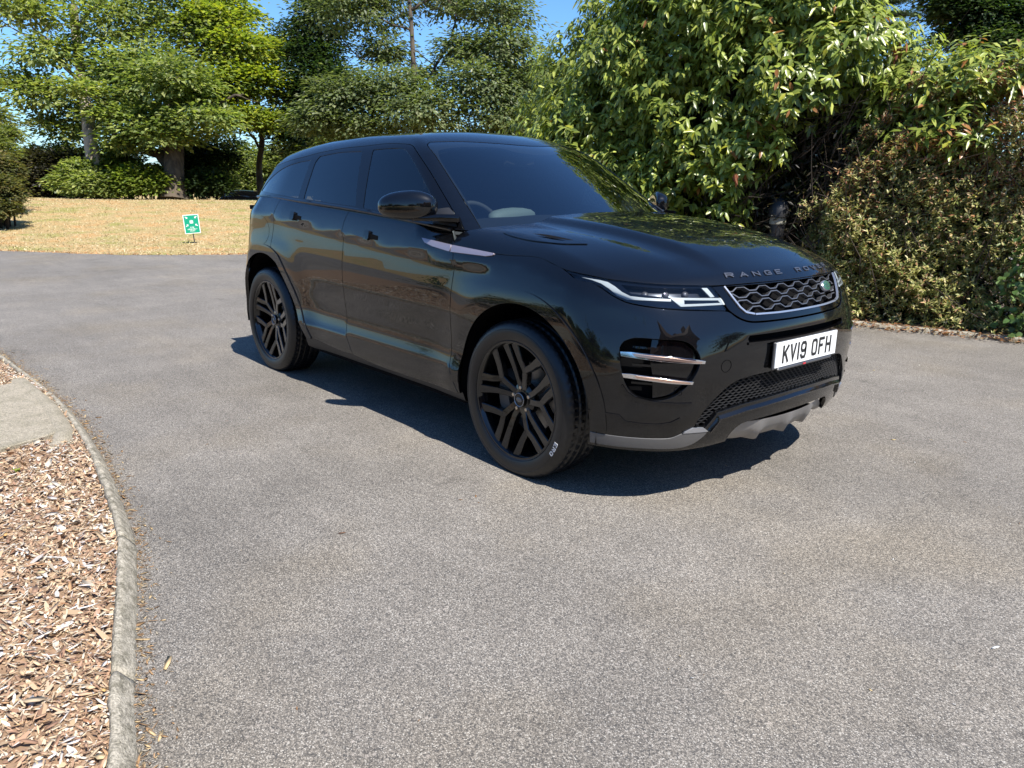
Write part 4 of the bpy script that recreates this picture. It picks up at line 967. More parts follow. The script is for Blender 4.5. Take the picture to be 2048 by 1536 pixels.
# aerial fin and roof rails are absent; cabin
mb = MB().box((-.62, 0, 1.00), (.42, 1.45, .10), bev=.03); mb.box((-.80, .0, .86), (.14, 1.45, .30)); mb.build('dashboard', M['dash'], car)
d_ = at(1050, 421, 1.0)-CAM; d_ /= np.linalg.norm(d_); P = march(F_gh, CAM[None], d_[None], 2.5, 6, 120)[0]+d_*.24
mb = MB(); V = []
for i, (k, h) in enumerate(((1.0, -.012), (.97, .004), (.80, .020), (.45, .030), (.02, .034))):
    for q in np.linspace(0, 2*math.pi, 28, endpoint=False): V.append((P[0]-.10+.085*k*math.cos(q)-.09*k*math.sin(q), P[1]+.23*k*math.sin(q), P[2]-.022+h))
mb.add(V, [(i*28+j, i*28+(j+1) % 28, (i+1)*28+(j+1) % 28, (i+1)*28+j) for i in range(4) for j in range(28)]); mb.build('sunlit_dash_patch', M['dash_sunlit'], car, True)  # pale pad added for the sunlit, mirrored dash patch; light is in its colour
P = np.array([-.985, -.37, 1.06]); q = np.linspace(0, 2*math.pi, 41); tl = math.radians(24)
ringp = [P+.185*np.array([math.sin(tl)*math.sin(a)*-1, math.cos(a), math.cos(tl)*math.sin(a)]) for a in q]
sw = MB().tube(ringp, .016, 8, False).build('steering_wheel', plain('wheel_leather', (.05, .05, .052), .35), car, True)
MB().tube([P+np.array([0, -.18, 0]), P+np.array([0, .18, 0])], .018, 6).tube([P, P+np.array([.07, 0, -.18])], .022, 6).build('steering_spoke', M['seat'], sw)
for y in (-.37, .37):
    st = empty('front_seat', parent=car)
    MB().box((-1.42, y, .66), (.5, .50, .16), bev=.04).build('seat_cushion', M['seat'], st)
    R_ = Matrix.Rotation(math.radians(-14), 3, 'Y'); MB().box((-1.66, y, .98), (.13, .48, .60), R=np.array(R_), bev=.05).build('seat_backrest', M['seat'], st)
    MB().box((-1.735, y, 1.33), (.09, .26, .17), bev=.04).build('headrest', M['seat'], st)
MB().box((-2.35, 0, .98), (.14, 1.3, .62), bev=.05).build('rear_bench', M['seat'], car)
P = at(1085, 308, 4.35); MB().box((-1.06, 0, 1.475), (.03, .24, .065), bev=.012).build('interior_mirror', M['black_plastic'], car)
MB().box((-.98, 0, 1.515), (.10, .10, .04), bev=.012).build('sensor_housing', M['black_plastic'], car)
P = at(1340, 418, 4.4)
panel('headlining', M['dark_void'], RF, F_gh, [(-1.05, 1.0), (-2.9, 1.0), (-2.9, -1.0), (-1.05, -1.0)], car, .15, gap=0, depth=0, off=-.03)

# ------------------------------------------------------------------ wheels
def groove(ang, t):
    g = 0.0
    for k in (-.62, -.2, .22, .64):
        if abs(t-k) < .045: g = .008
    ph = (ang*62/(2*math.pi)+t*1.1) % 1.0
    if abs(t) > .30 and ph < .20: g = max(g, .006)
    if abs(t) <= .30 and ((ang*62/(2*math.pi)-t*1.5) % 1.0) < .13: g = max(g, .005)
    return g
def make_wheel(cx, cy, side, rot, lettering):
    "axis along y; the outside faces -y; hub 0.366 above the ground"
    wh = empty('wheel', (cx, cy, .366), 0 if side < 0 else math.pi, car); HZ = -.3655
    n = 248; V = []; prof = []
    prof += [(-.100, .268, 0), (-.113, .276, 0), (-.121, .292, 0), (-.1255, .312, 0), (-.1255, .330, 0), (-.121, .347, 0), (-.1135, .360, 0), (-.104, .3695, 1)]
    prof += [(t*.100, .3745+.0030*(1-abs(t)**3), 2) for t in np.linspace(-.92, .92, 34)]
    prof += [(.104, .3695, 1), (.1135, .360, 0), (.1255, .330, 0), (.1255, .300, 0), (.100, .262, 0)]
    for y, r, k in prof:
        for j in range(n):
            a = 2*math.pi*j/n; rr = r-(groove(a, y/.1) if k == 2 else (.005 if k == 1 and (j*62/n) % 1 < .25 else 0))
            V.append((rr*math.cos(a), y, max(rr*math.sin(a), HZ)))
    m_ = len(prof); V = np.array(V); i = np.arange(m_-1)[:, None]; j = np.arange(n)[None, :]; jn = (j+1) % n
    Fq = np.stack([i*n+j+0*jn, (i+1)*n+j, (i+1)*n+jn, i*n+jn], -1).reshape(-1, 4)
    ty = autosmooth(mesh_np('tyre', V, Fq, M['rubber'], wh), 32)
    for rr in (.283, .337):
        MB().tube([(rr*math.cos(a), -.1235 if rr > .3 else -.1185, rr*math.sin(a)) for a in np.linspace(0, 2*math.pi, 73)], .0016, 4, False).build('sidewall_ring', M['rubber'], ty)
    if lettering:
        def fm_(u, v):
            a = math.radians(-29)+u/.325; r = .3155+v; q = np.pi/2-0
            return np.stack([r*np.cos(a), np.full(len(u), -.1262), r*np.sin(a)], 1), np.tile([0, -1., 0], (len(u), 1))
        # letters read along the tyre, tops outward
        def fm2(u, v):
            a = math.radians(-29)-u/.325; r = .3160+v
            return np.stack([r*np.cos(a), np.full(len(u), -.1258), r*np.sin(a)], 1), np.tile([0, -1., 0], (len(u), 1))
        text_obj('tyre_letter', 'ERO', fm2, .021, .020, .0048, .007, .0012, M['white_print'], ty)
    rim = empty('rim', parent=wh); rim.rotation_euler = (0, -math.radians(rot), 0)
    mb = MB().lathe([(.266, -.095), (.2825, -.104), (.2850, -.1100), (.2825, -.1150), (.2720, -.1140), (.2665, -.106), (.2600, -.090), (.2540, -.060), (.2480, -.020), (.2430, .02), (.246, .08), (.262, .1)], 96, 'y'); autosmooth(mb.build('rim_barrel', M['wheel_black'], rim), 40)
    def arm(pts, ws, ys, name='spoke', th=.020):
        "pts in the wheel plane (x, z); ws half widths; ys face depth"
        mb = MB(); V = []; n_ = len(pts)
        for k, p in enumerate(pts):
            p = np.array(p); t = np.array(pts[min(k+1, n_-1)])-np.array(pts[max(k-1, 0)]); t = t/np.linalg.norm(t); s = np.array([-t[1], t[0]]); w_ = ws[k]; y = ys[k]
            for wv, yy in ((w_, y+th*1.6), (w_*1.0, y+.004), (w_*.80, y), (-w_*.80, y), (-w_*1.0, y+.004), (-w_, y+th*1.6)):
                V.append((p[0]+s[0]*wv, yy, p[1]+s[1]*wv))
        Fc = [(6*i+k, 6*i+6+k, 6*i+6+(k+1) % 6, 6*i+(k+1) % 6) for i in range(n_-1) for k in range(6)]+[tuple(range(5, -1, -1)), tuple(6*(n_-1)+k for k in range(6))]
        return V, Fc
    pol = lambda r, d: (r*math.cos(math.radians(d)), r*math.sin(math.radians(d)))
    for k in range(5):
        t0 = 76.6+72*k; mb = MB()
        V, Fc = arm([pol(.038, t0-6), pol(.10, t0-2), pol(.162, t0)], [.0175, .0150, .0180], [-.066, -.078, -.086]); mb.add(V, Fc)
        V, Fc = arm([pol(.152, t0+1), pol(.200, t0+11.5), pol(.272, t0+17.5)], [.0160, .0180, .0225], [-.0845, -.092, -.1035]); mb.add(V, Fc)
        V, Fc = arm([pol(.152, t0-1), pol(.200, t0-14), pol(.272, t0-21.5)], [.0160, .0180, .0225], [-.0850, -.0925, -.104]); mb.add(V, Fc)
        autosmooth(mb.build('spoke', M['wheel_black'], rim), 30)
        mb = MB(); V, Fc = arm([pol(.038, t0+22), pol(.10, t0+24), pol(.160, t0+27), pol(.205, t0+29), pol(.272, t0+31)], [.0160, .0140, .0160, .0180, .0225], [-.0655, -.0775, -.0855, -.093, -.1038]); mb.add(V, Fc)
        autosmooth(mb.build('spoke', M['wheel_black'], rim), 30)
        th_ = math.radians(95+72*k); c = (.056*math.cos(th_), 0, .056*math.sin(th_))
        autosmooth(MB().lathe([(.0105, -.058), (.0105, -.070), (.0085, -.074), (.0001, -.0745)], 6, 'y', c).build('wheel_nut', M['nut'], rim), 30)
    autosmooth(MB().lathe([(.082, -.030), (.080, -.058), (.070, -.066), (.045, -.068), (.040, -.070), (.036, -.069)], 40, 'y').build('hub', M['wheel_black'], rim), 40)
    cap = autosmooth(MB().lathe([(.036, -.066), (.0355, -.082), (.033, -.084), (.030, -.083), (.029, -.081), (.0001, -.0825)], 32, 'y').build('centre_cap', M['gloss_black'], rim), 30)
    MB().tube([(.0318*math.cos(a), -.0838, .0318*math.sin(a)) for a in np.linspace(0, 2*math.pi, 33)], .0014, 4, False).build('cap_ring', M['silver_satin'], rim)
    oval('cap_badge', np.array([0, -.0825, 0.]), np.array([0, -1., 0]), .020, .011, .0025, M['grey_satin'], rim)
    autosmooth(MB().lathe([(.168, -.012), (.168, .012), (.075, .012), (.070, -.040), (.06, -.045), (.0001, -.045)][::-1], 48, 'y').build('brake_disc', M['steel'], wh), 30)
    s_ = -1 if cx > -1 else 1
    mb = MB(); V = []; a_ = np.radians(np.linspace(-38, 38, 9)+ (180 if cx > -1 else 0)); 
    for a in a_:
        for r, y in ((.115, -.05), (.185, -.05), (.19, .03), (.115, .03)): V.append((r*math.cos(a), y, r*math.sin(a)))
    mb.add(V, [(4*i+k, 4*i+4+k, 4*i+4+(k+1) % 4, 4*i+(k+1) % 4) for i in range(8) for k in range(4)]+[(0, 1, 2, 3), (35, 34, 33, 32)]); mb.build('caliper', M['caliper'], wh)
    MB().lathe([(.246, .06), (.20, .07), (.0001, .07)][::-1], 32, 'y').build('wheel_back', M['dark_void'], wh)
    MB().tube([(0, .07, 0), (0, .3, 0)], .04, 10).build('axle', M['dark_void'], wh)
    return wh
make_wheel(0.0, -.8195, -1, 0, True)
make_wheel(-2.681, -.8195, -1, -14, False)
make_wheel(0.0, .8195, 1, 10, False)
make_wheel(-2.681, .8195, 1, 30, False)

# ------------------------------------------------------------------ ground
C2 = np.array([2.634, -3.233]); FH = np.array([-.755, .655])
def ground_h(x, y):
    s = (x-C2[0])*FH[0]+(y-C2[1])*FH[1]
    h = .46*sst(15.5, 29.5, s)-1.55*sst(31.5, 44, s)
    lat = -(x-C2[0])*FH[1]*-1
    return h
xs = np.unique(np.concatenate([np.linspace(-400, -60, 18), np.linspace(-60, 10, 91), np.linspace(10, 400, 20)]))
ys = np.unique(np.concatenate([np.linspace(-400, -40, 16), np.linspace(-40, 60, 101), np.linspace(60, 400, 16)]))
X, Y = np.meshgrid(xs, ys); Zg = ground_h(X, Y)*(1-sst(60, 200, np.hypot(X, Y)))-.0*X
V = np.stack([X.ravel(), Y.ravel(), Zg.ravel()], 1); nx = len(xs); i, j = np.meshgrid(np.arange(nx-1), np.arange(len(ys)-1)); a = (j*nx+i).ravel()
lawn = mesh_np('lawn', V, np.stack([a, a+1, a+nx+1, a+nx], 1), M['grass'], smooth=True); tag(lawn, kind='structure')
# far rising field and wooded hill beyond the trees
def hill(name, r0, r1, h0, h1, a0, a1, mat, zb=-2.0, jag=0.0):
    V = []; n = 60
    for k in range(n+1):
        a = a0+(a1-a0)*k/n; d = np.array([math.cos(a), math.sin(a)]); jj = jag*(math.sin(k*1.7)+.6*math.sin(k*4.1+1))
        for r, h in ((r0, zb), (r0+(r1-r0)*.6, h0+jj*.6), (r1, h1+jj), (r1+60, h1+jj), (r1+120, zb)): V.append((C2[0]+d[0]*r, C2[1]+d[1]*r, h))
    o = mesh_np(name, V, [(5*k+q, 5*k+5+q, 5*k+6+q, 5*k+1+q) for k in range(n) for q in range(4)], mat, smooth=True); return tag(o, kind='structure')
hill('far_field', 75, 190, .2, 1.9, math.radians(115), math.radians(200), M['wood'])
# asphalt: one sheet a few millimetres above the soil
lawn_edge = [(-11.0, 12.0), (-10.2, 6.0), (-11.26, 2.39), (-11.75, 1.45), (-12.23, .63), (-12.80, .12), (-13.37, -.31), (-14.11, -.96), (-15.6, -2.2), (-18, -4.2), (-22, -7), (-27, -10), (-30, -14)]
kerb_r = [(-7.6, 3.15), (-6.0, 3.40), (-4.0, 3.72), (-2.4, 4.02), (-.98, 4.38), (-.54, 4.49), (-.14, 4.64), (.43, 4.79), (1.5, 5.10), (3.5, 5.75), (6.5, 6.9), (11, 9)]
rngA = np.random.default_rng(3)
E_ = []
for k in range(len(lawn_edge)-1):
    p, q = np.array(lawn_edge[k]), np.array(lawn_edge[k+1]); m_ = max(2, int(np.linalg.norm(q-p)/.16))
    for t in range(m_): E_.append(p+(q-p)*t/m_+rngA.normal(0, .022, 2))
out = [(40, 30), (-9, 30)]+[tuple(p) for p in E_]+[(-30, -17), (-16, -17.5), (-6, -15), (2, -14), (10, -16), (40, -24)]
asp = mesh_np('asphalt_drive', [(x, y, .006) for x, y in out], [tuple(range(len(out)))], M['asphalt']); tag(asp, kind='structure')
# ------------------------------------------------------------------ kerb, mulch bed and slab on the left
road = [(-6.6, -2.62), (-5.4, -2.47), (-4.366, -2.386), (-3.181, -2.329), (-2.448, -2.314), (-1.718, -2.354), (-1.248, -2.400), (-.797, -2.460), (-.378, -2.526), (-.164, -2.578), (.049, -2.637), (.380, -2.733), (.639, -2.809), (.884, -2.872), (1.3, -3.02), (1.75, -3.32), (1.95, -3.8), (1.95, -4.6), (1.6, -5.6)]
def resample(pts, d):
    P = [np.array(p, float) for p in pts]; D_ = dens_open(P, .03); L_ = np.concatenate([[0], np.cumsum(np.linalg.norm(np.diff(D_, axis=0), axis=1))]); n = int(L_[-1]/d)
    t = np.linspace(0, L_[-1], n+1); return np.stack([np.interp(t, L_, D_[:, k]) for k in range(D_.shape[1])], 1)
def dens_open(P, sp):
    out = []
    for i in range(len(P)-1):
        p0 = P[max(i-1, 0)]; p1, p2 = P[i], P[i+1]; p3 = P[min(i+2, len(P)-1)]; k = max(1, int(np.linalg.norm(p2-p1)/sp))
        for j in range(k):
            t = j/k; out.append(.5*((2*p1)+(-p0+p2)*t+(2*p0-5*p1+4*p2-p3)*t*t+(-p0+3*p1-3*p2+p3)*t**3))
    out.append(P[-1]); return np.array(out)
KR = resample(road, .03)
tn = np.gradient(KR, axis=0); tn /= np.linalg.norm(tn, axis=1, keepdims=True); KN = np.stack([tn[:, 1], -tn[:, 0]], 1)   # towards the bed
if KN[100][1] > 0: KN = -KN
kerb = empty('kerb'); tag(kerb, kind='structure')
rk = np.random.default_rng(11); cuts = [0]
while cuts[-1] < len(KR)-1: cuts.append(min(len(KR)-1, cuts[-1]+30))
for c0, c1 in zip(cuts[:-1], cuts[1:]):
    V = []; P = KR[c0:c1+1].copy(); K = KN[c0:c1+1]; n = len(P); tilt = rk.normal(0, .002)
    P[0] += (P[1]-P[0])*.07; P[-1] += (P[-2]-P[-1])*.07
    prof = [(0, -.03), (.0, .008), (.006, .018), (.018, .036), (.032, .053), (.038, .060), (.050, .062), (.058, .054), (.060, .040), (.060, -.03)]
    for k in range(n):
        wob = rk.normal(0, .0019, len(prof)); e = .006 if k in (0, n-1) else 0
        for (o_, h), w_ in zip(prof, wob):
            q = P[k]+K[k]*(o_+w_); V.append((q[0], q[1], h+tilt+(w_ if h > 0 else 0)-(e if h > .03 else 0)))
    m_ = len(prof)
    Fc = [(k*m_+q, (k+1)*m_+q, (k+1)*m_+q+1, k*m_+q+1) for k in range(n-1) for q in range(m_-1)]+[tuple(range(m_)), tuple((n-1)*m_+q for q in range(m_-1, -1, -1))]
    mesh_np('kerb_stone', V, Fc, M['concrete'], kerb, True)
# mulch bed
bed_in = [tuple(p+k*.052) for p, k in zip(KR[::6], KN[::6])]
bed_pts = bed_in+[(-.5, -6.6), (-3.5, -6.9), (-6.4, -5.6), (-7.2, -4.0)]
def pin(x, y, poly): return pip(np.stack([x, y], 1), poly)
gx, gy = np.meshgrid(np.arange(-7.2, 2.1, .12), np.arange(-7, -2.2, .12)); G = np.stack([gx.ravel(), gy.ravel()], 1); G = G[pip(G, bed_pts)]
vs, _, fs, _, _, _ = delaunay_2d_cdt([Vector(p) for p in bed_pts]+[Vector((float(a), float(b))) for a, b in G], [(i, (i+1) % len(bed_pts)) for i in range(len(bed_pts))], [], 0, 1e-5)
V2 = np.array([(v.x, v.y) for v in vs]); T = np.array(fs); T = T[pip(V2[T].mean(1), bed_pts)]
def bed_h(x, y): return .036+.012*np.sin(x*3.1+y*2.2)*np.sin(y*4.7-x)+.02*sst(-2.9, -4.2, y)
mulch = mesh_np('mulch_bed', np.column_stack([V2, bed_h(V2[:, 0], V2[:, 1])]), T, M['mulch'], smooth=True); tag(mulch, kind='structure')
SLAB = [(-3.09, -2.405), (-2.45, -2.395), (-1.83, -2.44), (-1.735, -2.60), (-1.66, -2.80), (-1.55, -3.4), (-1.2, -5.2), (-2.6, -5.4), (-2.95, -3.4), (-3.03, -2.58)]
# chips
def chip_template(kind, r):
    "a splintered flake: 6-point outline, thin, slightly bent"
    if kind == 0: o_ = [(-1, -.12), (-.4, -.3), (.5, -.26), (1, .02), (.45, .28), (-.5, .25)]
    elif kind == 1: o_ = [(-.9, -.45), (-.1, -.6), (.8, -.35), (1, .25), (.2, .6), (-.7, .4)]
    elif kind == 2: o_ = [(-1, -.05), (-.3, -.10), (.5, -.09), (1, 0), (.5, .09), (-.3, .1)]
    else: o_ = [(-.8, -.6), (.3, -.75), (1, -.1), (.6, .6), (-.2, .75), (-1, .1)]
    V = [(x, y, .10*math.sin(x*2)+.04) for x, y in o_]+[(x*.95, y*.95, .10*math.sin(x*2)-.05) for x, y in o_]
    Fc = [(0, 1, 2), (0, 2, 5), (2, 3, 4), (2, 4, 5)]+[(i, 6+i, 6+(i+1) % 6) for i in range(6)]+[(i, 6+(i+1) % 6, (i+1) % 6) for i in range(6)]
    return np.array(V), np.array(Fc)
CHC = np.array([(.48, .345, .215), (.55, .43, .29), (.39, .245, .155), (.27, .16, .105), (.62, .52, .38), (.45, .305, .195), (.66, .59, .49), (.35, .22, .145), (.51, .37, .23)])
def scatter(name, temps, pos, scl, rotz, tiltm, cols, mat, parent=None, kind='stuff', zs=None):
    VA, FA, CA = [], [], []; b = 0; n = len(pos); which = rng.integers(0, len(temps), n)
    for w_, (TV, TF) in enumerate(temps):
        idx = np.where(which == w_)[0]; m_ = len(idx)
        if m_ == 0: continue
        s = scl[idx]; c, sn = np.cos(rotz[idx]), np.sin(rotz[idx]); tx, ty = tiltm[idx, 0], tiltm[idx, 1]
        P = TV[None]*s[:, None, None] if s.ndim == 1 else TV[None]*s[:, None, :]
        x, y, z = P[..., 0], P[..., 1], P[..., 2]
        z2 = z+x*tx[:, None]+y*ty[:, None]
        X_ = x*c[:, None]-y*sn[:, None]; Y_ = x*sn[:, None]+y*c[:, None]
        Q = np.stack([X_, Y_, z2], -1)+pos[idx][:, None, :]
        VA.append(Q.reshape(-1, 3)); FA.append((TF[None]+(np.arange(m_)*len(TV))[:, None, None]+b).reshape(-1, TF.shape[1])); b += m_*len(TV)
        CA.append(np.repeat(cols[idx], len(TV), 0))
    o = mesh_np(name, np.concatenate(VA), np.concatenate(FA), mat, parent, cols=np.concatenate(CA))
    if kind: o['kind'] = kind
    return o
temps = [chip_template(k, 1) for k in range(4)]
flat_t = [(tv[:6], tf[:4]) for tv, tf in temps]
def in_bed(p): return pip(p, bed_pts) & ~pip(p, SLAB)
n = 90000; p = np.stack([rng.uniform(-5.2, 1.9, n), -2.35-rng.random(n)**1.3*1.9], 1); p = p[in_bed(p)]; p = p[:60000]; n = len(p)
pos = np.column_stack([p, bed_h(p[:, 0], p[:, 1])+rng.random(n)*.016]); sc = rng.lognormal(math.log(.0080), .42, n)
sc3 = np.stack([sc*rng.uniform(.8, 1.7, n), sc*rng.uniform(.35, .8, n), sc*1.0], 1)
cc = CHC[rng.integers(0, len(CHC), n)]*rng.uniform(.70, 1.25, (n, 1)); gr_ = rng.random(n) < .10; cc[gr_] = np.array([.55, .50, .46])*rng.uniform(.8, 1.25, (gr_.sum(), 1))
scatter('wood_chips', temps, pos[:16000]+[0, 0, .006], sc3[:16000]*1.15, rng.uniform(0, 6.28, 16000), rng.normal(0, .35, (16000, 2)), cc[:16000], M['chip'], mulch)
scatter('bark_crumbs', flat_t, pos[16000:], sc3[16000:], rng.uniform(0, 6.28, n-16000), rng.normal(0, .45, (n-16000, 2)), cc[16000:]*.85, M['chip'], mulch)
m_ = 24000; p = np.stack([rng.uniform(-1.4, 1.15, m_), rng.uniform(-3.75, -2.5, m_)], 1); p = p[in_bed(p)]; m_ = len(p)
sc = rng.lognormal(math.log(.006), .4, m_); cc = CHC[rng.integers(0, len(CHC), m_)]*rng.uniform(.6, 1.15, (m_, 1))
scatter('bark_crumbs', flat_t, np.column_stack([p, bed_h(p[:, 0], p[:, 1])+rng.random(m_)*.010+.002]), np.stack([sc*rng.uniform(.8, 1.5, m_), sc*rng.uniform(.5, 1, m_), sc*1.4], 1), rng.uniform(0, 6.28, m_), rng.normal(0, .4, (m_, 2)), cc, M['chip'], mulch)
# the 300 largest chips near the viewer, one by one
chip_mats = []
for i, c in enumerate([(.62, .60, .57), (.52, .32, .13), (.50, .38, .22), (.33, .17, .09), (.70, .66, .60), (.42, .25, .13)]): chip_mats.append(plain('chip_wood_%s' % 'abcdef'[i], c, .85, spec=.2, noise=.3, nscale=150))
chip_me = []
for k in range(4):
    for mt in chip_mats:
        TV, TF = temps[k]; o = mesh_np('wood_chip', TV, TF, mt); chip_me.append(o.data); bpy.data.objects.remove(o)
cnt = 0
while cnt < 300:
    u = rng.random(); x = 1.0-2.6*u**1.4; y = -2.5-rng.random()*.85
    if not in_bed(np.array([[x, y]]))[0]: continue
    o = bpy.data.objects.new('wood_chip', chip_me[rng.integers(0, len(chip_me))]); scn.collection.objects.link(o); o.parent = mulch
    s = rng.uniform(.009, .017); o.scale = (s*rng.uniform(.8, 1.5), s*rng.uniform(.6, 1.0), s*.8)
    if cnt < 14: o.data = chip_me[2*6+(0 if cnt % 3 else 4)]; o.scale = (rng.uniform(.03, .055), .028, .018)
    o.rotation_euler = (rng.normal(0, .25), rng.normal(0, .25), rng.uniform(0, 6.28)); o.location = (x, y, float(bed_h(x, y))+.018); cnt += 1
# slab
n_ = len(SLAB); ctr = np.mean(SLAB, 0)
V = [(x, y, .02) for x, y in SLAB]+[(x, y, .066) for x, y in SLAB]+[(ctr[0]+(x-ctr[0])*.99, ctr[1]+(y-ctr[1])*.99, .072) for x, y in SLAB]
slab = mesh_np('path_slab', V, [tuple(2*n_+i for i in range(n_))]+[(k*n_+i, k*n_+(i+1) % n_, (k+1)*n_+(i+1) % n_, (k+1)*n_+i) for k in range(2) for i in range(n_)], M['slab']); tag(slab, kind='structure')
# mortar fillet between slab and kerb
q = [(-3.15, -2.40), (-2.45, -2.385), (-1.80, -2.425), (-1.66, -2.455), (-1.52, -2.475)]; V = []
for x, y in dens_open([np.array(a) for a in q], .05):
    d_ = .04*float(sst(-1.72, -1.52, x)); V += [(x, y+.012, .045-d_), (x, y-.02, .076-d_), (x, y-.075-d_, .078-d_), (x, y-.12-d_*2, .03)]
m_ = len(V)//4; o = mesh_np('mortar_fillet', V, [(4*i+k, 4*i+4+k, 4*i+5+k, 4*i+1+k) for i in range(m_-1) for k in range(3)], M['slab'], slab, True)
# litter along the kerb foot and specks on the drive
n = 5200; idx = rng.integers(40, len(KR)-1, n); off = -np.abs(rng.exponential(.022, n)); pp = KR[idx]+KN[idx]*off[:, None]+rng.normal(0, .01, (n, 2))
pos = np.column_stack([pp, np.full(n, .010)]); sc = rng.lognormal(math.log(.0042), .5, n); cc = np.array([(.36, .22, .11), (.24, .15, .08), (.45, .33, .18), (.30, .26, .20)])[rng.integers(0, 4, n)]*rng.uniform(.7, 1.2, (n, 1))
o = scatter('kerb_litter', temps, pos, np.stack([sc*1.6, sc*.6, sc*.8], 1), rng.uniform(0, 6.28, n), rng.normal(0, .25, (n, 2)), cc, M['chip']); o['label'] = 'brown crumbs and bark litter lying along the kerb foot'
n = 420; pp = np.stack([rng.uniform(-3.5, 2.4, n), rng.uniform(-3.0, 3.5, n)], 1); pos = np.column_stack([pp, np.full(n, .009)]); sc = rng.lognormal(math.log(.0045), .5, n); cc = np.array([(.5, .38, .2), (.62, .6, .55), (.25, .14, .07)])[rng.integers(0, 3, n)]
o = scatter('drive_litter', temps, pos, np.stack([sc, sc*.6, sc*.7], 1), rng.uniform(0, 6.28, n), rng.normal(0, .2, (n, 2)), cc, M['chip']); o['label'] = 'scattered bark crumbs and grit on the asphalt drive'
for (px, py), s, col, lab in (((1990, 1300), .012, (.8, .8, .78), 'small white curled fragment on the asphalt, bottom right'), ((684, 1070), .011, (.16, .08, .04), 'small dark brown bark bit alone on the open asphalt')):
    d = at(px, py, 1)-CAM; t = -CAM[2]/d[2]; q = CAM+d*t; TV, TF = temps[0]
    o = mesh_np('litter_bit', TV*[s*1.5, s, s], TF, plain('litter_%d' % int(s*1e4), col, .7)); o.location = (q[0], q[1], .010); o.rotation_euler = (.1, .1, 1.2); tag(o, lab, 'litter')
# small weed by the slab
d = at(35, 945, 1)-CAM; q = CAM+d*(-(CAM[2]-.05)/d[2])
V = []; Fc = []
for k in range(9):
    a = k*2.4; l = rng.uniform(.012, .026); b = len(V); V += [(0, 0, 0), (math.cos(a)*l*.5-math.sin(a)*.004, math.sin(a)*l*.5+math.cos(a)*.004, .012+l*.4), (math.cos(a)*l, math.sin(a)*l, .014+l*.6), (math.cos(a)*l*.5+math.sin(a)*.004, math.sin(a)*l*.5-math.cos(a)*.004, .012+l*.4)]; Fc.append((b, b+1, b+2, b+3))
o = mesh_np('weed', V, Fc, plain('weed_green', (.22, .30, .03), .6)); o.location = (q[0], q[1], .045); tag(o, 'tiny yellow green weed sprouting in the mulch beside the slab', 'weed')

# ------------------------------------------------------------------ right-hand kerb and bed soil under the hedges
kr = resample(kerb_r, .05); tn = np.gradient(kr, axis=0); tn /= np.linalg.norm(tn, axis=1, keepdims=True); kn = np.stack([-tn[:, 1], tn[:, 0]], 1)
kerb2 = empty('hedge_kerb'); tag(kerb2, kind='structure'); k0 = 0
while k0 < len(kr)-1:
    k1 = min(len(kr)-1, k0+18); V = []
    for k in range(k0, k1+1):
        e = .006 if k in (k0, k1) else 0
        for o_, h in ((0, -.02), (.004, .035-e), (.02, .048-e), (.07, .05-e), (.085, .03), (.085, -.02)):
            q = kr[k]+kn[k]*(o_+rk.normal(0, .002)); V.append((q[0], q[1], h+rk.normal(0, .0015)))
    m_ = k1-k0+1; mesh_np('kerb_stone', V, [(k*6+q, (k+1)*6+q, (k+1)*6+q+1, k*6+q+1) for k in range(m_-1) for q in range(5)]+[tuple(range(6)), tuple((m_-1)*6+q for q in range(5, -1, -1))], M['concrete'], kerb2, True); k0 = k1
V = [(q[0]+n_2[0]*.08, q[1]+n_2[1]*.08, .03) for q, n_2 in zip(kr[::4], kn[::4])]; m_ = len(V); V += [(q[0]+n_2[0]*9, q[1]+n_2[1]*9, .06) for q, n_2 in zip(kr[::4], kn[::4])]
tag(mesh_np('hedge_bed_soil', V, [(i, i+1, m_+i+1, m_+i) for i in range(m_-1)], M['soil']), kind='structure')

# ------------------------------------------------------------------ foliage tools
def norm(a): return a/np.maximum(np.linalg.norm(a, axis=-1, keepdims=True), 1e-9)
def leaf_cards(pos, d, nrm, ln, wd, cols, fold=.25, droop=0.0, long=False):
    "pos (n,3) base, d unit direction, nrm approx normal -> verts, faces, colours (folded along the midrib)"
    n = len(pos); s = norm(np.cross(d, nrm)); nn = norm(np.cross(s, d)); ln = ln[:, None]; wd = wd[:, None]
    if long:   # 8 vertices: base, 2x side pairs, tip, with a curved midrib
        dr = np.zeros((n, 3)); dr[:, 2] = -1
        m1 = pos+d*ln*.36+nn*ln*.03; m2 = pos+d*ln*.70+dr*ln*droop*.35; tp = pos+d*ln*.98+dr*ln*droop
        V = np.stack([pos, m1-s*wd*.50+nn*wd*fold, m1, m1+s*wd*.50+nn*wd*fold, m2-s*wd*.40+nn*wd*fold*.8, m2, m2+s*wd*.40+nn*wd*fold*.8, tp], 1)
        Fq = np.array([(0, 1, 2), (0, 2, 3), (1, 4, 5), (1, 5, 2), (2, 5, 6), (2, 6, 3), (4, 7, 5), (5, 7, 6)]); k = 8
    else:
        m1 = pos+d*ln*.45
        V = np.stack([pos, m1-s*wd*.5+nn*wd*fold, pos+d*ln, m1+s*wd*.5+nn*wd*fold], 1); Fq = np.array([(0, 1, 2), (0, 2, 3)]); k = 4
    F_ = (Fq[None]+(np.arange(n)*k)[:, None, None]).reshape(-1, 3)
    return V.reshape(-1, 3), F_, np.repeat(cols, k, 0)
def rdir(n, g=rng): return norm(g.normal(0, 1, (n, 3)))
def pick(cols, wts, n, g=rng, var=.18):
    wts = np.array(wts, float)/sum(wts); c = np.array(cols)[g.choice(len(cols), n, p=wts)]; return c*g.uniform(1-var, 1+var, (n, 1))
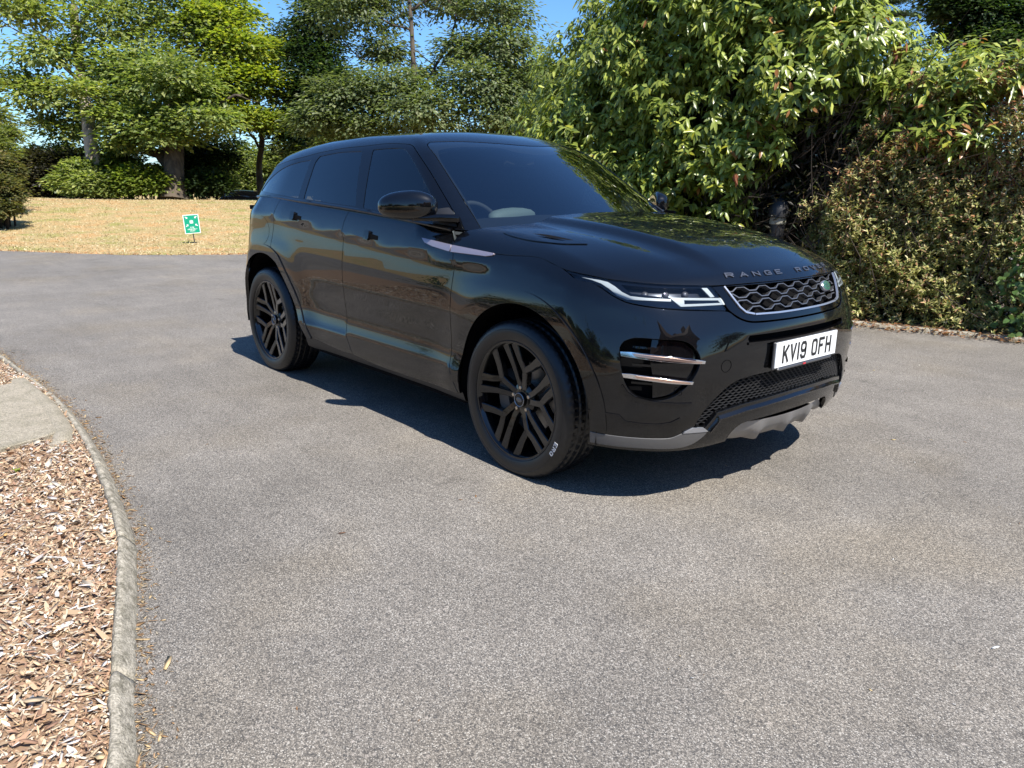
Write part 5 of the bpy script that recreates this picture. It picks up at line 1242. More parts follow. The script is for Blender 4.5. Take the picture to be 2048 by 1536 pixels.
def crown_mesh(name, parent, blobs, per, leaf, cols, wts, g, mat='leaf', spray=.5, hang=.25, ratio=.62, inner=.25, nl=18):
    "blobs: (centre, radius(3)); per: sprays per blob; each spray is a flattened tuft of leaves on the blob's skin"
    Vs, Fs, Cs = [], [], []; b = 0
    for c, r, k in blobs:
        m_ = int(per*k); dd = rdir(m_, g); dd[:, 2] = np.where(dd[:, 2] < -.35, -dd[:, 2], dd[:, 2]); dd = norm(dd)
        rad = np.where(g.random(m_) < inner, g.uniform(.3, .85, m_), g.uniform(.82, 1.10, m_)); f1, f2 = g.uniform(2.5, 5, 3), g.uniform(0, 6.28, 3)
        lump = 1+.20*np.sin(dd[:, 0]*f1[0]*2+f2[0])*np.sin(dd[:, 2]*f1[1]*2+f2[1])+.12*np.sin(dd[:, 1]*f1[2]*3+f2[2]+dd[:, 0]*5)
        rad = rad*lump*np.where(g.random(m_) < .12, g.uniform(1.08, 1.38, m_), 1.0)
        sp = np.array(c)+dd*np.array(r)*rad[:, None]
        P = np.repeat(sp, nl, 0); D0 = np.repeat(dd, nl, 0); n = len(P)
        offs_ = g.normal(0, 1, (n, 3))*np.array([1, 1, .30])*spray*.42; P = P+offs_-np.array([0, 0, 1])*(np.abs(offs_[:, :1])*.35)
        out_ = norm(offs_*np.array([1, 1, .3])+D0*.35*spray+rdir(n, g)*.25*spray-np.array([0, 0, hang])*spray)
        nr = norm(np.array([0, 0, 1.])+D0*.5+rdir(n, g)*.45)
        tone = np.repeat(g.uniform(.66, 1.36, m_), nl)[:, None]
        V, F_, C_ = leaf_cards(P, out_, nr, leaf*g.uniform(.55, 1.35, n), leaf*ratio*g.uniform(.8, 1.2, n), pick(cols, wts, n, g)*tone)
        Vs.append(V); Fs.append(F_+b); Cs.append(C_); b += len(V)
    return mesh_np(name, np.concatenate(Vs), np.concatenate(Fs), M[mat], parent, cols=np.concatenate(Cs))
def limb(mb, p0, p1, r0, r1, g, wob=.06, seg_n=7, n=9):
    p0, p1 = np.array(p0, float), np.array(p1, float); L_ = np.linalg.norm(p1-p0); pts = []
    for k in range(seg_n+1):
        t = k/seg_n; pts.append(p0+(p1-p0)*t+(g.normal(0, wob*L_*.35, 3)*math.sin(math.pi*t)))
    mb.tube(pts, [r0+(r1-r0)*(k/seg_n)**.8 for k in range(seg_n+1)], n); return pts
def tree(name, label, cat, base, trunk, limbs, blobs, per, leaf, cols, wts, seed, bark='bark', group=None, **kw):
    g = np.random.default_rng(seed); t = empty(name, base); tag(t, label, cat, group); base = np.array(base)
    mb = MB(); P = [np.array(p)-base for p, _ in trunk]; R_ = [r for _, r in trunk]
    D_ = dens_open([np.concatenate([p, [r]]) for p, r in zip(P, R_)], .35)
    mb.tube([d[:3] for d in D_], [float(d[3]) for d in D_], 14)
    autosmooth(mb.build('trunk', M[bark], t), 70)
    mb = MB()
    for a, b_, r0, r1 in limbs:
        pts = limb(mb, np.array(a)-base, np.array(b_)-base, r0, r1, g)
        for q in range(4):
            s_ = pts[g.integers(3, len(pts))]; limb(mb, s_, s_+rdir(1, g)[0]*[1, 1, .5]*g.uniform(.8, 1.8)+[0, 0, .4], r1*.8, r1*.25, g, seg_n=4, n=5)
    if limbs: mb.build('branches', M[bark], t, True)
    bl = [(np.array(c)-base, r, k) for c, r, k in blobs]
    crown_mesh('crown', t, bl, per, leaf, cols, wts, g, **kw); return t
GREENS = [(.18, .225, .07), (.25, .285, .09), (.11, .155, .05), (.33, .35, .12)]
LIME = [(.25, .29, .04), (.19, .24, .04), (.34, .35, .04), (.13, .18, .035)]
GREY = [(.125, .16, .065), (.16, .19, .085), (.085, .115, .045), (.21, .23, .12)]
DARK = [(.022, .045, .016), (.035, .06, .02), (.05, .075, .025)]
OLIVE = [(.18, .20, .06), (.14, .17, .05), (.23, .24, .08), (.10, .13, .04)]
def blob(px, py, dep, rpx, k=1.0, fl=.8, dr=.8):
    c = at(px, py, dep); r = rpx/FPX*dep; return (c, (r*dr, r, r*fl), k)
# tree A: leaning pale trunk on the left
D1 = 33.0
A = lambda px, py, d=D1: at(px, py, d)
tree('plane_tree', 'tall pale barked tree leaning left behind the lawn', 'tree', A(203, 396, 30.6), [(A(206, 399, 30.6), .42), (A(192, 350, 30.6), .30), (A(181, 280, 30.6), .25), (A(172, 215, 31.5), .22), (A(160, 130, 33), .19), (A(150, 50, 34), .19), (A(140, -60, 33), .14)],
     [(A(166, 170, 32.5), A(60, 50, 33.5), .10, .04), (A(160, 130, 33), A(0, 40, 33), .08, .02), (A(168, 180, 32.3), A(280, 90, 33.5), .11, .04), (A(150, 60), A(230, -30), .1, .04)],
     [blob(45, 35, 32.8, 60, 1.0, .6), blob(100, 110, 32.3, 62, 1.0, .55), blob(45, 165, 32.8, 50, .7, .42), blob(85, 195, 32.3, 58, 1.0, .5), blob(235, 60, 32.8, 85, 1.4, .7), blob(290, 130, 32.3, 75, 1.2, .6), blob(235, 150, 33.6, 55, .8, .6), blob(262, 212, 33.6, 50, .8, .5), blob(20, 5, 33.8, 60, .7, .5), blob(140, -20, 34.8, 120, 1.5, .6), blob(165, 180, 29.8, 34, .45, .45), blob(215, 225, 29.9, 22, .25, .45), blob(95, 240, 33.3, 26, .3, .5), blob(140, 262, 33.3, 42, .6, .5)],
     78, .25, GREENS+[(.20, .21, .035)], [3, 4, 2, 2, .8], 21, 'bark_pale', group='trees behind the lawn', spray=1.0)
# tree B: dark thick trunk
tree('maple_tree', 'broad green tree with a thick dark forked trunk behind the sign', 'tree', A(347, 396, 30.6), [(A(347, 400, 30.6), .60), (A(347, 382, 30.6), .44), (A(348, 330, 30.7), .38), (A(348, 280, 31), .36), (A(350, 220, 32), .30), (A(360, 120, 33), .22)],
     [(A(346, 340, 30.8), A(292, 288, 31.5), .26, .16), (A(292, 288, 31.5), A(215, 262, 32), .15, .07), (A(350, 260), A(470, 190, 31), .16, .05), (A(350, 220), A(260, 130, 31), .14, .05), (A(352, 200), A(420, 60), .14, .05)],
     [blob(330, 40, 33.8, 110, 1.6, .8), blob(400, 100, 33.8, 80, 1.2, .75), blob(270, 180, 32.8, 90, 1.4, .6), blob(345, 175, 30.2, 85, 1.3, .65), blob(275, 240, 30.2, 56, .8, .5), blob(300, 262, 30.2, 60, .8, .5), blob(405, 245, 30.2, 65, 1.0, .5), blob(370, 5, 34.8, 100, 1.2, .7), blob(195, 240, 34.3, 50, .6, .5), blob(345, 275, 30.2, 50, .5, .4), blob(250, 288, 30.2, 26, .4, .5), blob(430, 285, 35.3, 38, .4, .5)],
     92, .24, GREENS, [4, 3, 3, 1], 22, group='trees behind the lawn', spray=.95)
# tree C: yellow-green sweet chestnut
tree('chestnut_tree', 'bright yellow green tree overhanging the lawn left of the car', 'tree', A(520, 392, 35), [(A(522, 394, 35), .16), (A(518, 330, 35), .13), (A(524, 280, 35), .12), (A(515, 200, 35), .1)],
     [(A(524, 300, 35), A(470, 230, 33), .07, .03), (A(524, 270, 35), A(560, 210, 33), .07, .03)],
     [blob(430, 60, 33.8, 62, 1.0, .7), blob(480, 110, 33.3, 66, 1.1, .7), blob(520, 175, 33.3, 62, 1.1, .65), blob(445, 175, 32.8, 62, 1.1, .65), blob(400, 200, 32.8, 45, .7, .6), blob(490, 240, 32.8, 66, 1.1, .5), blob(560, 250, 33.3, 42, .7, .5), blob(455, 20, 34.8, 50, .7, .6), blob(545, 110, 35.8, 45, .6, .7)],
     110, .26, LIME, [3, 3, 2, 1.5], 23, group='trees behind the lawn', spray=.85)
# tree D: large grey-green tree behind the car
D4 = 29.0; B_ = lambda px, py, d=D4: at(px, py, d)
tree('grey_green_tree', 'tall grey green tree with open crown behind the car roof', 'tree', B_(850, 400), [(B_(850, 402), .4), (B_(838, 330), .24), (B_(834, 250), .16), (B_(828, 150), .10), (B_(822, 40), .075), (B_(812, -60), .06)],
     [(B_(828, 230), B_(905, 70), .08, .035), (B_(905, 70), B_(915, 0), .05, .02), (B_(822, 60), B_(715, 20), .045, .02), (B_(715, 20), B_(700, -40), .03, .02), (B_(828, 200), B_(690, 90), .05, .02), (B_(828, 260), B_(990, 180), .06, .02), (B_(823, 20), B_(880, -20), .07, .03)],
     [blob(690, 30, 29, 72, 1.0, .8), blob(760, 20, 30, 70, .9, .8), blob(900, 10, 30, 62, .8, .7), blob(990, 40, 29, 72, 1.1, .8), blob(1010, 110, 28.5, 62, 1.0, .8), blob(930, 110, 29, 50, .7, .8), blob(960, 190, 28, 75, 1.2, .75), blob(700, 210, 28, 75, 1.2, .7), blob(780, 190, 28, 75, 1.2, .7), blob(860, 235, 27.5, 80, 1.3, .6), blob(1040, 180, 28.5, 55, .9, .9), blob(650, 250, 28, 55, .9, .7), blob(770, 110, 29.5, 45, .6, .7), blob(1010, 245, 28, 70, 1.0, .7), blob(730, 270, 28, 70, 1.0, .6), blob(850, 160, 30, 40, .3, .8), blob(1080, 250, 28.5, 60, .8, .8)],
     150, .20, GREY, [3, 3, 2, 1.5], 24, 'bark', group='trees behind the lawn', spray=.75, hang=.35, ratio=.5)
tree('dark_evergreen_tree', 'dark evergreen left of the grey green tree behind the car', 'tree', B_(640, 396, 34), [(B_(640, 398, 34), .3), (B_(640, 200, 34), .2), (B_(640, 40, 34), .08)],
     [], [blob(640, 60, 34, 48, 1.0, 1.1), blob(625, 130, 34, 50, 1.2, 1.0), blob(650, 180, 33.5, 60, 1.3, .9), blob(610, 210, 34, 45, 1.0, 1.0), blob(650, 260, 33, 65, 1.2, .8), blob(600, 290, 34, 50, 1.0, .8), blob(655, -10, 34, 42, .8, 1.0), blob(590, 80, 37, 40, .4, .9)],
     170, .2, DARK, [3, 3, 1], 25, group='trees behind the lawn', spray=.7)
# farther green behind
tree('background_tree', 'distant green tree filling the gap beside the laurel', 'tree', B_(1090, 390, 42), [(B_(1090, 392, 42), .3), (B_(1090, 250, 42), .2)], [], [blob(1090, 170, 42, 55, 1.2, .9), blob(1120, 230, 42, 60, 1.3, .8), blob(1060, 260, 42, 60, 1.3, .8), blob(1180, 200, 42, 70, 1.2, .9)], 110, .28, DARK+GREENS, [2, 1, 1, 2, 2, 1, 1], 26, group='trees behind the lawn', spray=.9)
# dark tree at the top right
E0 = 24.0; K_ = lambda px, py, d=E0: at(px, py, d)
tree('dark_tree', 'dark leafed tree against the sky at top right', 'tree', K_(2100, 480), [(K_(2100, 482), .45), (K_(2090, 200), .3), (K_(2080, 20), .18)], [(K_(2090, 160), K_(1930, 60), .12, .04), (K_(2085, 60), K_(1900, -10), .1, .03)],
     [blob(1900, 20, 24, 48, .9, .6), blob(1960, 40, 24, 62, 1.3, .7), blob(2040, 60, 24, 75, 1.5, .8), blob(1990, 100, 23.5, 60, 1.2, .6), blob(1890, -20, 24, 50, .8, .5), blob(2000, -20, 24.5, 90, 1.3, .7), blob(2080, 140, 24, 70, 1.2, .8), blob(1930, 75, 24, 45, .7, .5), blob(2110, 20, 25, 80, 1.0, .8)],
     150, .17, DARK+[(.07, .11, .03)], [3, 3, 2, 1], 27, spray=.6)
# cedar behind the laurel
g = np.random.default_rng(31); t = empty('cedar_tree', K_(1700, 470, 20)); tag(t, 'cedar with flat dark needle tiers showing above the laurel', 'tree'); b0 = np.array(t.location)
mb = MB().tube([np.array(K_(1700, y, 20))-b0 for y in (470, 250, 100, -60)], [.35, .28, .2, .1], 10); mb.build('trunk', M['bark'], t, True)
Vs, Fs, Cs = [], [], []; bb = 0; mb = MB()
for (x0, y0, x1, y1) in ((1700, 10, 1800, 2), (1700, 30, 1812, 30), (1700, 55, 1805, 52), (1700, 80, 1790, 78), (1700, -20, 1790, -25), (1700, 20, 1600, 30), (1700, 60, 1600, 60)):
    p0, p1 = np.array(K_(x0, y0, 20))-b0, np.array(K_(x1, y1, 19.5))-b0; mb.tube([p0, (p0+p1)/2+[0, 0, .05], p1], [.06, .04, .015], 5)
    n = 3600; tt = g.random(n)**.8; P = p0+(p1-p0)*tt[:, None]+g.normal(0, 1, (n, 3))*np.array([.32, .32, .035])*(1.1-tt[:, None]*.6); d_ = norm(g.normal(0, 1, (n, 3))*[1, 1, .5]+[0, 0, .4])
    V, F_, C_ = leaf_cards(P, d_, rdir(n, g), np.full(n, .09), np.full(n, .016), pick(DARK, [2, 3, 2], n, g)); Vs.append(V); Fs.append(F_+bb); Cs.append(C_); bb += len(V)
mb.build('branches', M['bark'], t, True); mesh_np('crown', np.concatenate(Vs), np.concatenate(Fs), M['leaf'], t, cols=np.concatenate(Cs))
# bushes at the far edge of the lawn
def bush(label, blobs, per, leaf, cols, wts, seed, name='bush', **kw):
    g = np.random.default_rng(seed); c0 = np.mean([b[0] for b in blobs], 0); base = np.array([c0[0], c0[1], float(ground_h(c0[0], c0[1]))]); t = empty(name, base); tag(t, label, 'bush', kw.pop('group', None))
    mb = MB()
    for c, r, k in blobs:
        for q in range(5):
            e = np.array(c)-base+g.normal(0, .5, 3)*np.array(r); mb.tube([e*[.8, .8, 0]+[0, 0, -.1], e*[.9, .9, .6], e], [.03, .02, .008], 5)
    mb.build('stems', M['twig'], t, True)
    crown_mesh('foliage', t, [(np.array(c)-base, r, k) for c, r, k in blobs], per, leaf, cols, wts, g, **kw); return t
GB = 'bushes along the far edge of the lawn'
bush('dark hedge clump left of the pale trunk behind the lawn', [blob(60, 345, 31.4, 42, 1.4, .9), blob(105, 350, 31.4, 45, 1.5, .9), blob(150, 345, 31.9, 40, 1.2, 1.0), blob(30, 350, 32.4, 40, 1.0, .9), blob(110, 380, 31.4, 35, .8, .7), blob(60, 382, 31.4, 35, .8, .7)], 170, .16, [(.03, .028, .018), (.045, .04, .02), (.06, .06, .025)], [2, 2, 1], 41, group=GB, spray=.5)
bush('mixed olive bush reaching up beside the pale trunk', [blob(130, 320, 33.4, 34, 1.0, .9), blob(160, 335, 32.9, 34, 1.0, 1.0), blob(70, 318, 33.4, 18, .4, 1.2), blob(100, 325, 34.4, 30, .7, .8)], 120, .17, OLIVE, [2, 3, 1, 3], 42, group=GB, spray=.6)
bush('leafy green bush at the foot of the pale trunk', [blob(150, 370, 30.4, 32, 1.1, .8), blob(190, 375, 29.9, 34, 1.2, .8), blob(170, 345, 30.4, 26, .8, .9), blob(215, 385, 29.9, 20, .6, .6)], 150, .17, GREENS, [3, 4, 1, 2], 43, group=GB, spray=.5)
bush('sunlit yellow green bush between the two trunks', [blob(240, 345, 31.4, 36, 1.1, 1.0), blob(275, 365, 30.4, 38, 1.4, .8), blob(310, 370, 30.4, 30, 1.2, .8), blob(255, 375, 30.2, 30, 1.0, .7), blob(235, 310, 32.4, 28, .6, 1.0), blob(320, 355, 30.9, 22, .6, .8)], 150, .17, [(.17, .22, .035), (.13, .18, .03), (.23, .26, .05), (.09, .13, .03)], [3, 3, 2, 2], 44, group=GB, spray=.5)
bush('shaded dark bush right of the thick trunk', [blob(385, 350, 32.4, 34, 1.3, 1.0), blob(400, 375, 31.4, 32, 1.3, .8), blob(390, 320, 33.4, 32, 1.0, .9), blob(430, 330, 33.4, 40, 1.2, .9), blob(425, 370, 31.4, 30, 1.0, .8)], 150, .16, DARK+[(.06, .09, .03)], [2, 3, 2, 1], 45, group=GB, spray=.5)
bush('green bush beneath the yellow green tree', [blob(455, 350, 49.9, 36, 1.3, .9), blob(490, 370, 49.4, 34, 1.3, .8), blob(530, 355, 49.9, 36, 1.3, .9), blob(480, 325, 50.9, 36, 1.1, .9), blob(560, 330, 50.9, 36, 1.1, 1.0), blob(520, 385, 49.2, 20, .6, .6), blob(590, 350, 50.9, 40, 1.0, 1.0), blob(460, 385, 49.4, 22, .6, .6)], 150, .25, OLIVE+GREENS[:2], [2, 3, 1.5, 2, 2, 2], 46, group=GB, spray=.75)
bush('tall shrubbery behind the car tail', [blob(620, 330, 33, 45, 1.2, 1.0), blob(680, 320, 32, 55, 1.4, .9), blob(760, 320, 31, 60, 1.4, .8), blob(860, 320, 31, 65, 1.4, .8), blob(960, 320, 30, 65, 1.4, .8), blob(1050, 330, 29, 60, 1.4, .8), blob(1130, 330, 30, 60, 1.2, .9)], 150, .19, OLIVE+GREY, [2, 3, 1, 2, 1, 1, 1, 1], 47, group=GB, spray=.6)
bush('brownish shrub at the left edge standing on the lawn', [blob(-25, 345, 19, 42, 1.6, 1.0), blob(-5, 385, 18.5, 38, 1.6, .8), blob(-40, 400, 18.5, 55, 1.6, .8), blob(5, 340, 19, 26, .8, .8), blob(-10, 418, 18.3, 32, 1.0, .6)], 190, .085, [(.13, .13, .045), (.17, .13, .05), (.09, .10, .035), (.20, .19, .08), (.06, .065, .025)], [3, 2, 3, 1, 2], 48, spray=.28)
bush('wispy olive shrub overhanging from the left edge', [blob(-10, 300, 21, 28, .8, .8), blob(0, 268, 21.5, 30, .7, .4), blob(-20, 240, 22, 40, .8, .7)], 110, .12, OLIVE, [1, 2, 2, 1], 49, spray=.4)
# background wood line closing the view under the crowns
g = np.random.default_rng(55); blobs = []
for px in range(-300, 2500, 42):
    if 235 < px < 345: continue
    d = 62+g.uniform(-6, 8); blobs.append((at(px, 362-g.uniform(0, 16)+ (0 if px < 1000 else 12), d), (1.8, 2.0, 1.5), 1.0))
t = empty('distant_treeline'); t['kind'] = 'stuff'; o = crown_mesh('treeline_foliage', t, blobs, 55, .42, GREENS[:3]+DARK, [2, 2, 2, 1, 2, 2], g, spray=1.2); o['kind'] = 'stuff'
# ------------------------------------------------------------------ lawn tufts
n = 70000; g = np.random.default_rng(77); s = 13.2+g.random(n)**1.25*18; la = g.uniform(-18, 6, n); LT = np.array([.655, .755])
P = C2+FH*s[:, None]+LT*la[:, None]; keep = ~pip(P, out); P = P[keep][:60000]; n = len(P)
Pz = np.column_stack([P, ground_h(P[:, 0], P[:, 1])-.005]); d_ = norm(np.column_stack([g.normal(0, .8, (n, 2)), np.full(n, .55)]))
V, F_, C_ = leaf_cards(Pz, d_, rdir(n, g), g.uniform(.03, .085, n), g.uniform(.006, .016, n), pick([(.50, .40, .24), (.41, .32, .17), (.31, .25, .12), (.58, .49, .32), (.24, .24, .11)], [4, 4, 2, 2, 1], n, g))
tag(mesh_np('dry_grass_blades', V, F_, M['chip'], cols=C_), 'straw coloured dry grass blades on the lawn', kind='stuff')
# leaf scraps on the lawn edge / reddish fringe
n = 6000; k = g.integers(0, len(E_)-1, n); P = np.array(E_)[k]+g.normal(0, .07, (n, 2))+np.array([-.06, .02]); Pz = np.column_stack([P, np.full(n, .008)])
V, F_, C_ = leaf_cards(Pz, norm(np.column_stack([g.normal(0, 1, (n, 2)), np.full(n, .35)])), rdir(n, g), g.uniform(.02, .05, n), g.uniform(.01, .02, n), pick([(.42, .22, .10), (.34, .17, .08), (.50, .38, .20)], [2, 2, 2], n, g))
tag(mesh_np('lawn_fringe', V, F_, M['chip'], cols=C_), 'reddish brown dead grass fringe along the lawn edge', kind='stuff')

# ------------------------------------------------------------------ assembly point sign
bp_ = np.array([-14.09, 2.49, 0.0]); z0 = float(ground_h(bp_[0], bp_[1])); bp_[2] = z0
sg_ = empty('assembly_sign', tuple(bp_)); tag(sg_, 'small green and white assembly point sign on a short post in the lawn', 'sign')
nv = norm(np.array([CAM[0]-bp_[0]-1.0, CAM[1]-bp_[1]+2.2, 0.])[None])[0]; sv = np.cross([0, 0, 1.], nv); tl_ = math.radians(4)
upv = np.array([0, 0, 1.])*math.cos(tl_)-sv*math.sin(tl_); sv2 = sv*math.cos(tl_)+np.array([0, 0, 1.])*math.sin(tl_)
Rm = np.stack([sv2, nv, upv], 1)
SH = .385; SW = .305; cz = .205+SH/2
def sb(mb, u, v, w_, h_, y=0.0, t=.003): return mb.box(Rm @ np.array([u, y, v]), (w_, t, h_), R=Rm)
sb(MB(), 0, .10, .020, .24, -.012, .020).build('post', M['post'], sg_)
sb(MB(), 0, cz, SW, SH, 0, .004).build('sign_board', M['sign_white'], sg_)
sb(MB(), 0, cz, SW-.030, SH-.030, .0035, .0015).build('sign_face', M['green_sign'], sg_)
pic = MB(); c_ = cz+.055
# arrows in the corners pointing inwards
for su in (-1, 1):
    for sv_ in (-1, 1):
        u0, v0 = su*.088, c_+sv_*.078
        sb(pic, u0+su*.012, v0+sv_*.012, .034, .010, .0055, .0012); 
        a1, a2 = np.array([u0-su*.014, v0-sv_*.014]), None
        pts = [(u0-su*.020, v0-sv_*.020), (u0+su*.018, v0-sv_*.020), (u0-su*.020, v0+sv_*.018)]
        V = [Rm @ np.array([a, .0066, b]) for a, b in pts]; pic.add(V, [(0, 1, 2) if su*sv_ < 0 else (2, 1, 0)])
        V = [Rm @ np.array([a, .0067, b]) for a, b in [(u0-su*.006, v0+sv_*.0), (u0, v0-sv_*.006), (u0+su*.026, v0+sv_*.018), (u0+su*.018, v0+sv_*.026)]]; pic.add(V, [(0, 1, 2, 3)])
# family of figures in the middle
for du, hh, ww in ((0, .075, .020), (-.024, .062, .017), (.024, .062, .017), (-.012, .045, .012), (.012, .045, .012)):
    sb(pic, du, c_-.042+hh*.36, ww, hh*.72, .0055+abs(du)*.01, .0012)
    V = [Rm @ np.array([du+.0085*math.cos(a), .0068, c_-.042+hh*.72+.010+.0085*math.sin(a)]) for a in np.linspace(0, 6.283, 10, endpoint=False)]; pic.add(V, [tuple(range(10))])
pic.build('pictogram', M['sign_white'], sg_)
for word, v, h, w_ in (('FIRE', cz-.078, .022, .017), ('ASSEMBLY', cz-.115, .024, .0185), ('POINT', cz-.151, .022, .017)):
    text_obj('sign_letter', word, (lambda v_: (lambda u, vv: ((Rm @ np.stack([u, np.full(len(u), .0048), vv+v_])).T, np.tile(nv, (len(u), 1)))))(v), h, w_, .0052, .006, .0012, M['sign_white'], sg_)
# ------------------------------------------------------------------ parked car beyond the crest: only its roof shows
pc = at(512, 398, 46.0); pcz = float(ground_h(pc[0], pc[1])); pk = empty('parked_hatchback', (pc[0], pc[1], -.86), math.radians(52)); tag(pk, 'dark green car parked beyond the lawn crest with only its roof showing', 'car')
def loft(mb, secs):
    V = []; m_ = len(secs[0])
    for s_ in secs: V += s_
    mb.add(V, [(i*m_+k, (i+1)*m_+k, (i+1)*m_+(k+1) % m_, i*m_+(k+1) % m_) for i in range(len(secs)-1) for k in range(m_)]+[tuple(range(m_-1, -1, -1)), tuple((len(secs)-1)*m_+k for k in range(m_))])
def ringsec(x, w_, z0_, z1): return [(x, -w_, z0_), (x, -w_*1.03, (z0_+z1)/2), (x, -w_*.9, z1), (x, w_*.9, z1), (x, w_*1.03, (z0_+z1)/2), (x, w_, z0_)]
mb = MB(); loft(mb, [ringsec(-2.1, .75, .3, .75), ringsec(-1.9, .86, .25, .9), ringsec(0, .88, .22, .95), ringsec(1.4, .86, .22, .88), ringsec(2.05, .72, .3, .65)]); autosmooth(mb.build('body', plain('dark_green_paint', (.012, .03, .02), .25, coat=1), pk), 30)
mb = MB(); loft(mb, [ringsec(-1.95, .68, .9, .96), ringsec(-1.5, .66, .9, 1.36), ringsec(-.8, .66, .92, 1.47), ringsec(.1, .65, .92, 1.42), ringsec(1.0, .66, .9, .93)]); autosmooth(mb.build('cabin_glass', M['gloss_black'], pk), 30)
mb = MB(); loft(mb, [ringsec(-1.6, .58, 1.34, 1.385), ringsec(-.8, .60, 1.44, 1.495), ringsec(.05, .58, 1.40, 1.445)]); autosmooth(mb.build('roof', bpy.data.materials['dark_green_paint'], pk), 30)
for x in (-1.3, 1.3):
    for y in (-.8, .8): autosmooth(MB().lathe([(.2, y-.09), (.32, y-.08), (.32, y+.08), (.2, y+.09), (.001, y+.09)], 20, 'y', (x, 0, .32)).build('wheel', M['rubber'], pk), 30)
# ------------------------------------------------------------------ bollard light
bq = at(1553, 470, 8.56); bl = empty('bollard_light', (bq[0], bq[1], .03)); tag(bl, 'black bollard light with a domed cap in the gap between the hedges', 'bollard light')
top = at(1553, 395, 8.56)[2]-.03; lens_t = at(1553, 434, 8.56)[2]-.03; lens_b = at(1553, 448, 8.56)[2]-.03
autosmooth(MB().lathe([(.082, 0), (.082, lens_b)], 28).build('shaft', M['black_plastic'], bl), 40)
autosmooth(MB().lathe([(.083, lens_b-.001), (.088, lens_b+.004), (.088, lens_t-.004), (.083, lens_t)], 28).build('lens', plain('bollard_lens', (.27, .26, .21), .35), bl), 40)
autosmooth(MB().lathe([(.085, lens_t), (.112, lens_t+.004), (.114, lens_t+.03), (.108, lens_t+.08), (.085, top-.04), (.045, top-.008), (.001, top)], 28).build('cap', M['black_plastic'], bl), 40)

# ------------------------------------------------------------------ the laurel
g = np.random.default_rng(101)
def edge_pt(x):
    return np.interp(x, [p[0] for p in kerb_r], [p[1] for p in kerb_r])
LC = [(.22, .27, .05), (.30, .35, .07), (.14, .185, .035), (.42, .45, .10), (.28, .30, .03), (.30, .13, .04)]
LW = [4, 4, 3, 2, .22, .10]
def shoots(P, D, g, nl, ln, wd, cols, wts, droop=.45, var=.2, spread=.9):
    "whorls of long leaves round shoots"
    n = len(P)*nl; base = np.repeat(P, nl, 0); ax = np.repeat(D, nl, 0)
    r = g.normal(0, 1, (n, 3)); r -= ax*(r*ax).sum(1, keepdims=True); r = norm(r)
    t = g.uniform(-.5, .6, n)[:, None]
    d = norm(r*spread+ax*(.35+.4*t)-np.array([0, 0, 1])*droop)
    base = base+ax*t*ln*1.1
    nr = norm(ax+np.array([0, 0, .5])+.4*rdir(n, g))
    tone = np.repeat(g.uniform(1-var, 1+var, len(P)), nl)[:, None]
    return base, d, nr, ln*g.uniform(.65, 1.15, n), wd*g.uniform(.75, 1.15, n), pick(cols, wts, n, g)*tone
lau = empty('laurel_shrub', (-2.8, 4.6, 0)); tag(lau, 'huge glossy green laurel with drooping leaves rising behind the car', 'shrub'); lb = np.array([-2.8, 4.6, 0])
# volume: overlapping lobes; the lower right is bare and dark
LB = [((-4.55, 4.35, 1.6), (.75, .8, 1.0)), ((-4.1, 4.6, 2.5), (.9, .9, .8)), ((-3.5, 4.7, 3.1), (1.0, .9, .85)), ((-2.9, 4.8, 3.7), (1.1, 1.0, .9)), ((-2.4, 4.9, 3.55), (1.0, 1.0, .85)), ((-3.8, 4.4, 1.3), (.9, .7, .9)), ((-3.1, 4.55, 2.2), (1.0, .8, .9)),
      ((-2.3, 4.8, 2.6), (1.0, .8, .75)), ((-1.7, 5.1, 2.70), (.75, .75, .38)), ((-2.25, 5.0, 2.9), (.7, .7, .50)), ((-3.0, 4.35, 1.25), (.7, .55, .65)), ((-4.3, 4.2, .8), (.7, .6, .6)), ((-1.0, 5.4, 2.35), (.7, .6, .35)), ((-5.3, 4.4, 1.3), (.8, .7, .9)), ((-5.7, 5.0, 1.9), (.9, .9, .8)), ((-5.1, 5.1, 2.7), (.9, .9, .75)), ((-4.6, 5.3, 3.35), (.9, .9, .7)), ((-3.8, 5.5, 4.0), (1.1, 1, .8)), ((-2.5, 4.45, 1.75), (.5, .45, .35))]
Ps, Ds = [], []
for c, r in LB:
    vol = r[0]*r[1]+r[1]*r[2]+r[0]*r[2]; m_ = int(330*vol)
    dd = rdir(m_, g); rad = g.uniform(.72, 1.08, m_)[:, None]; p = np.array(c)+dd*np.array(r)*rad
    ok = (dd[:, 1] < .55) & (p[:, 2] > .12); Ps.append(p[ok]); Ds.append(norm(dd[ok]*[1, 1, .7]+[0, -.15, .55]+.25*rdir(ok.sum(), g)))
P = np.concatenate(Ps); D = np.concatenate(Ds)
lump = np.sin(P[:, 0]*3.3+1)*np.sin(P[:, 2]*2.7)*np.sin(P[:, 1]*3.1+P[:, 0]); P = P+D*(.12*lump)[:, None]
kp = P[:, 1] > edge_pt(P[:, 0])+.02+.12*np.sin(P[:, 2]*5+P[:, 0]*4); P, D = P[kp], D[kp]
b_, d_, nr, ln, wd, cc = shoots(P, D, g, 8, .122, .040, LC, LW, droop=.80, var=.3)
lowm = b_[:, 2] < 2.0; cc[lowm & (g.random(len(b_)) < .05)] = (.33, .33, .03)
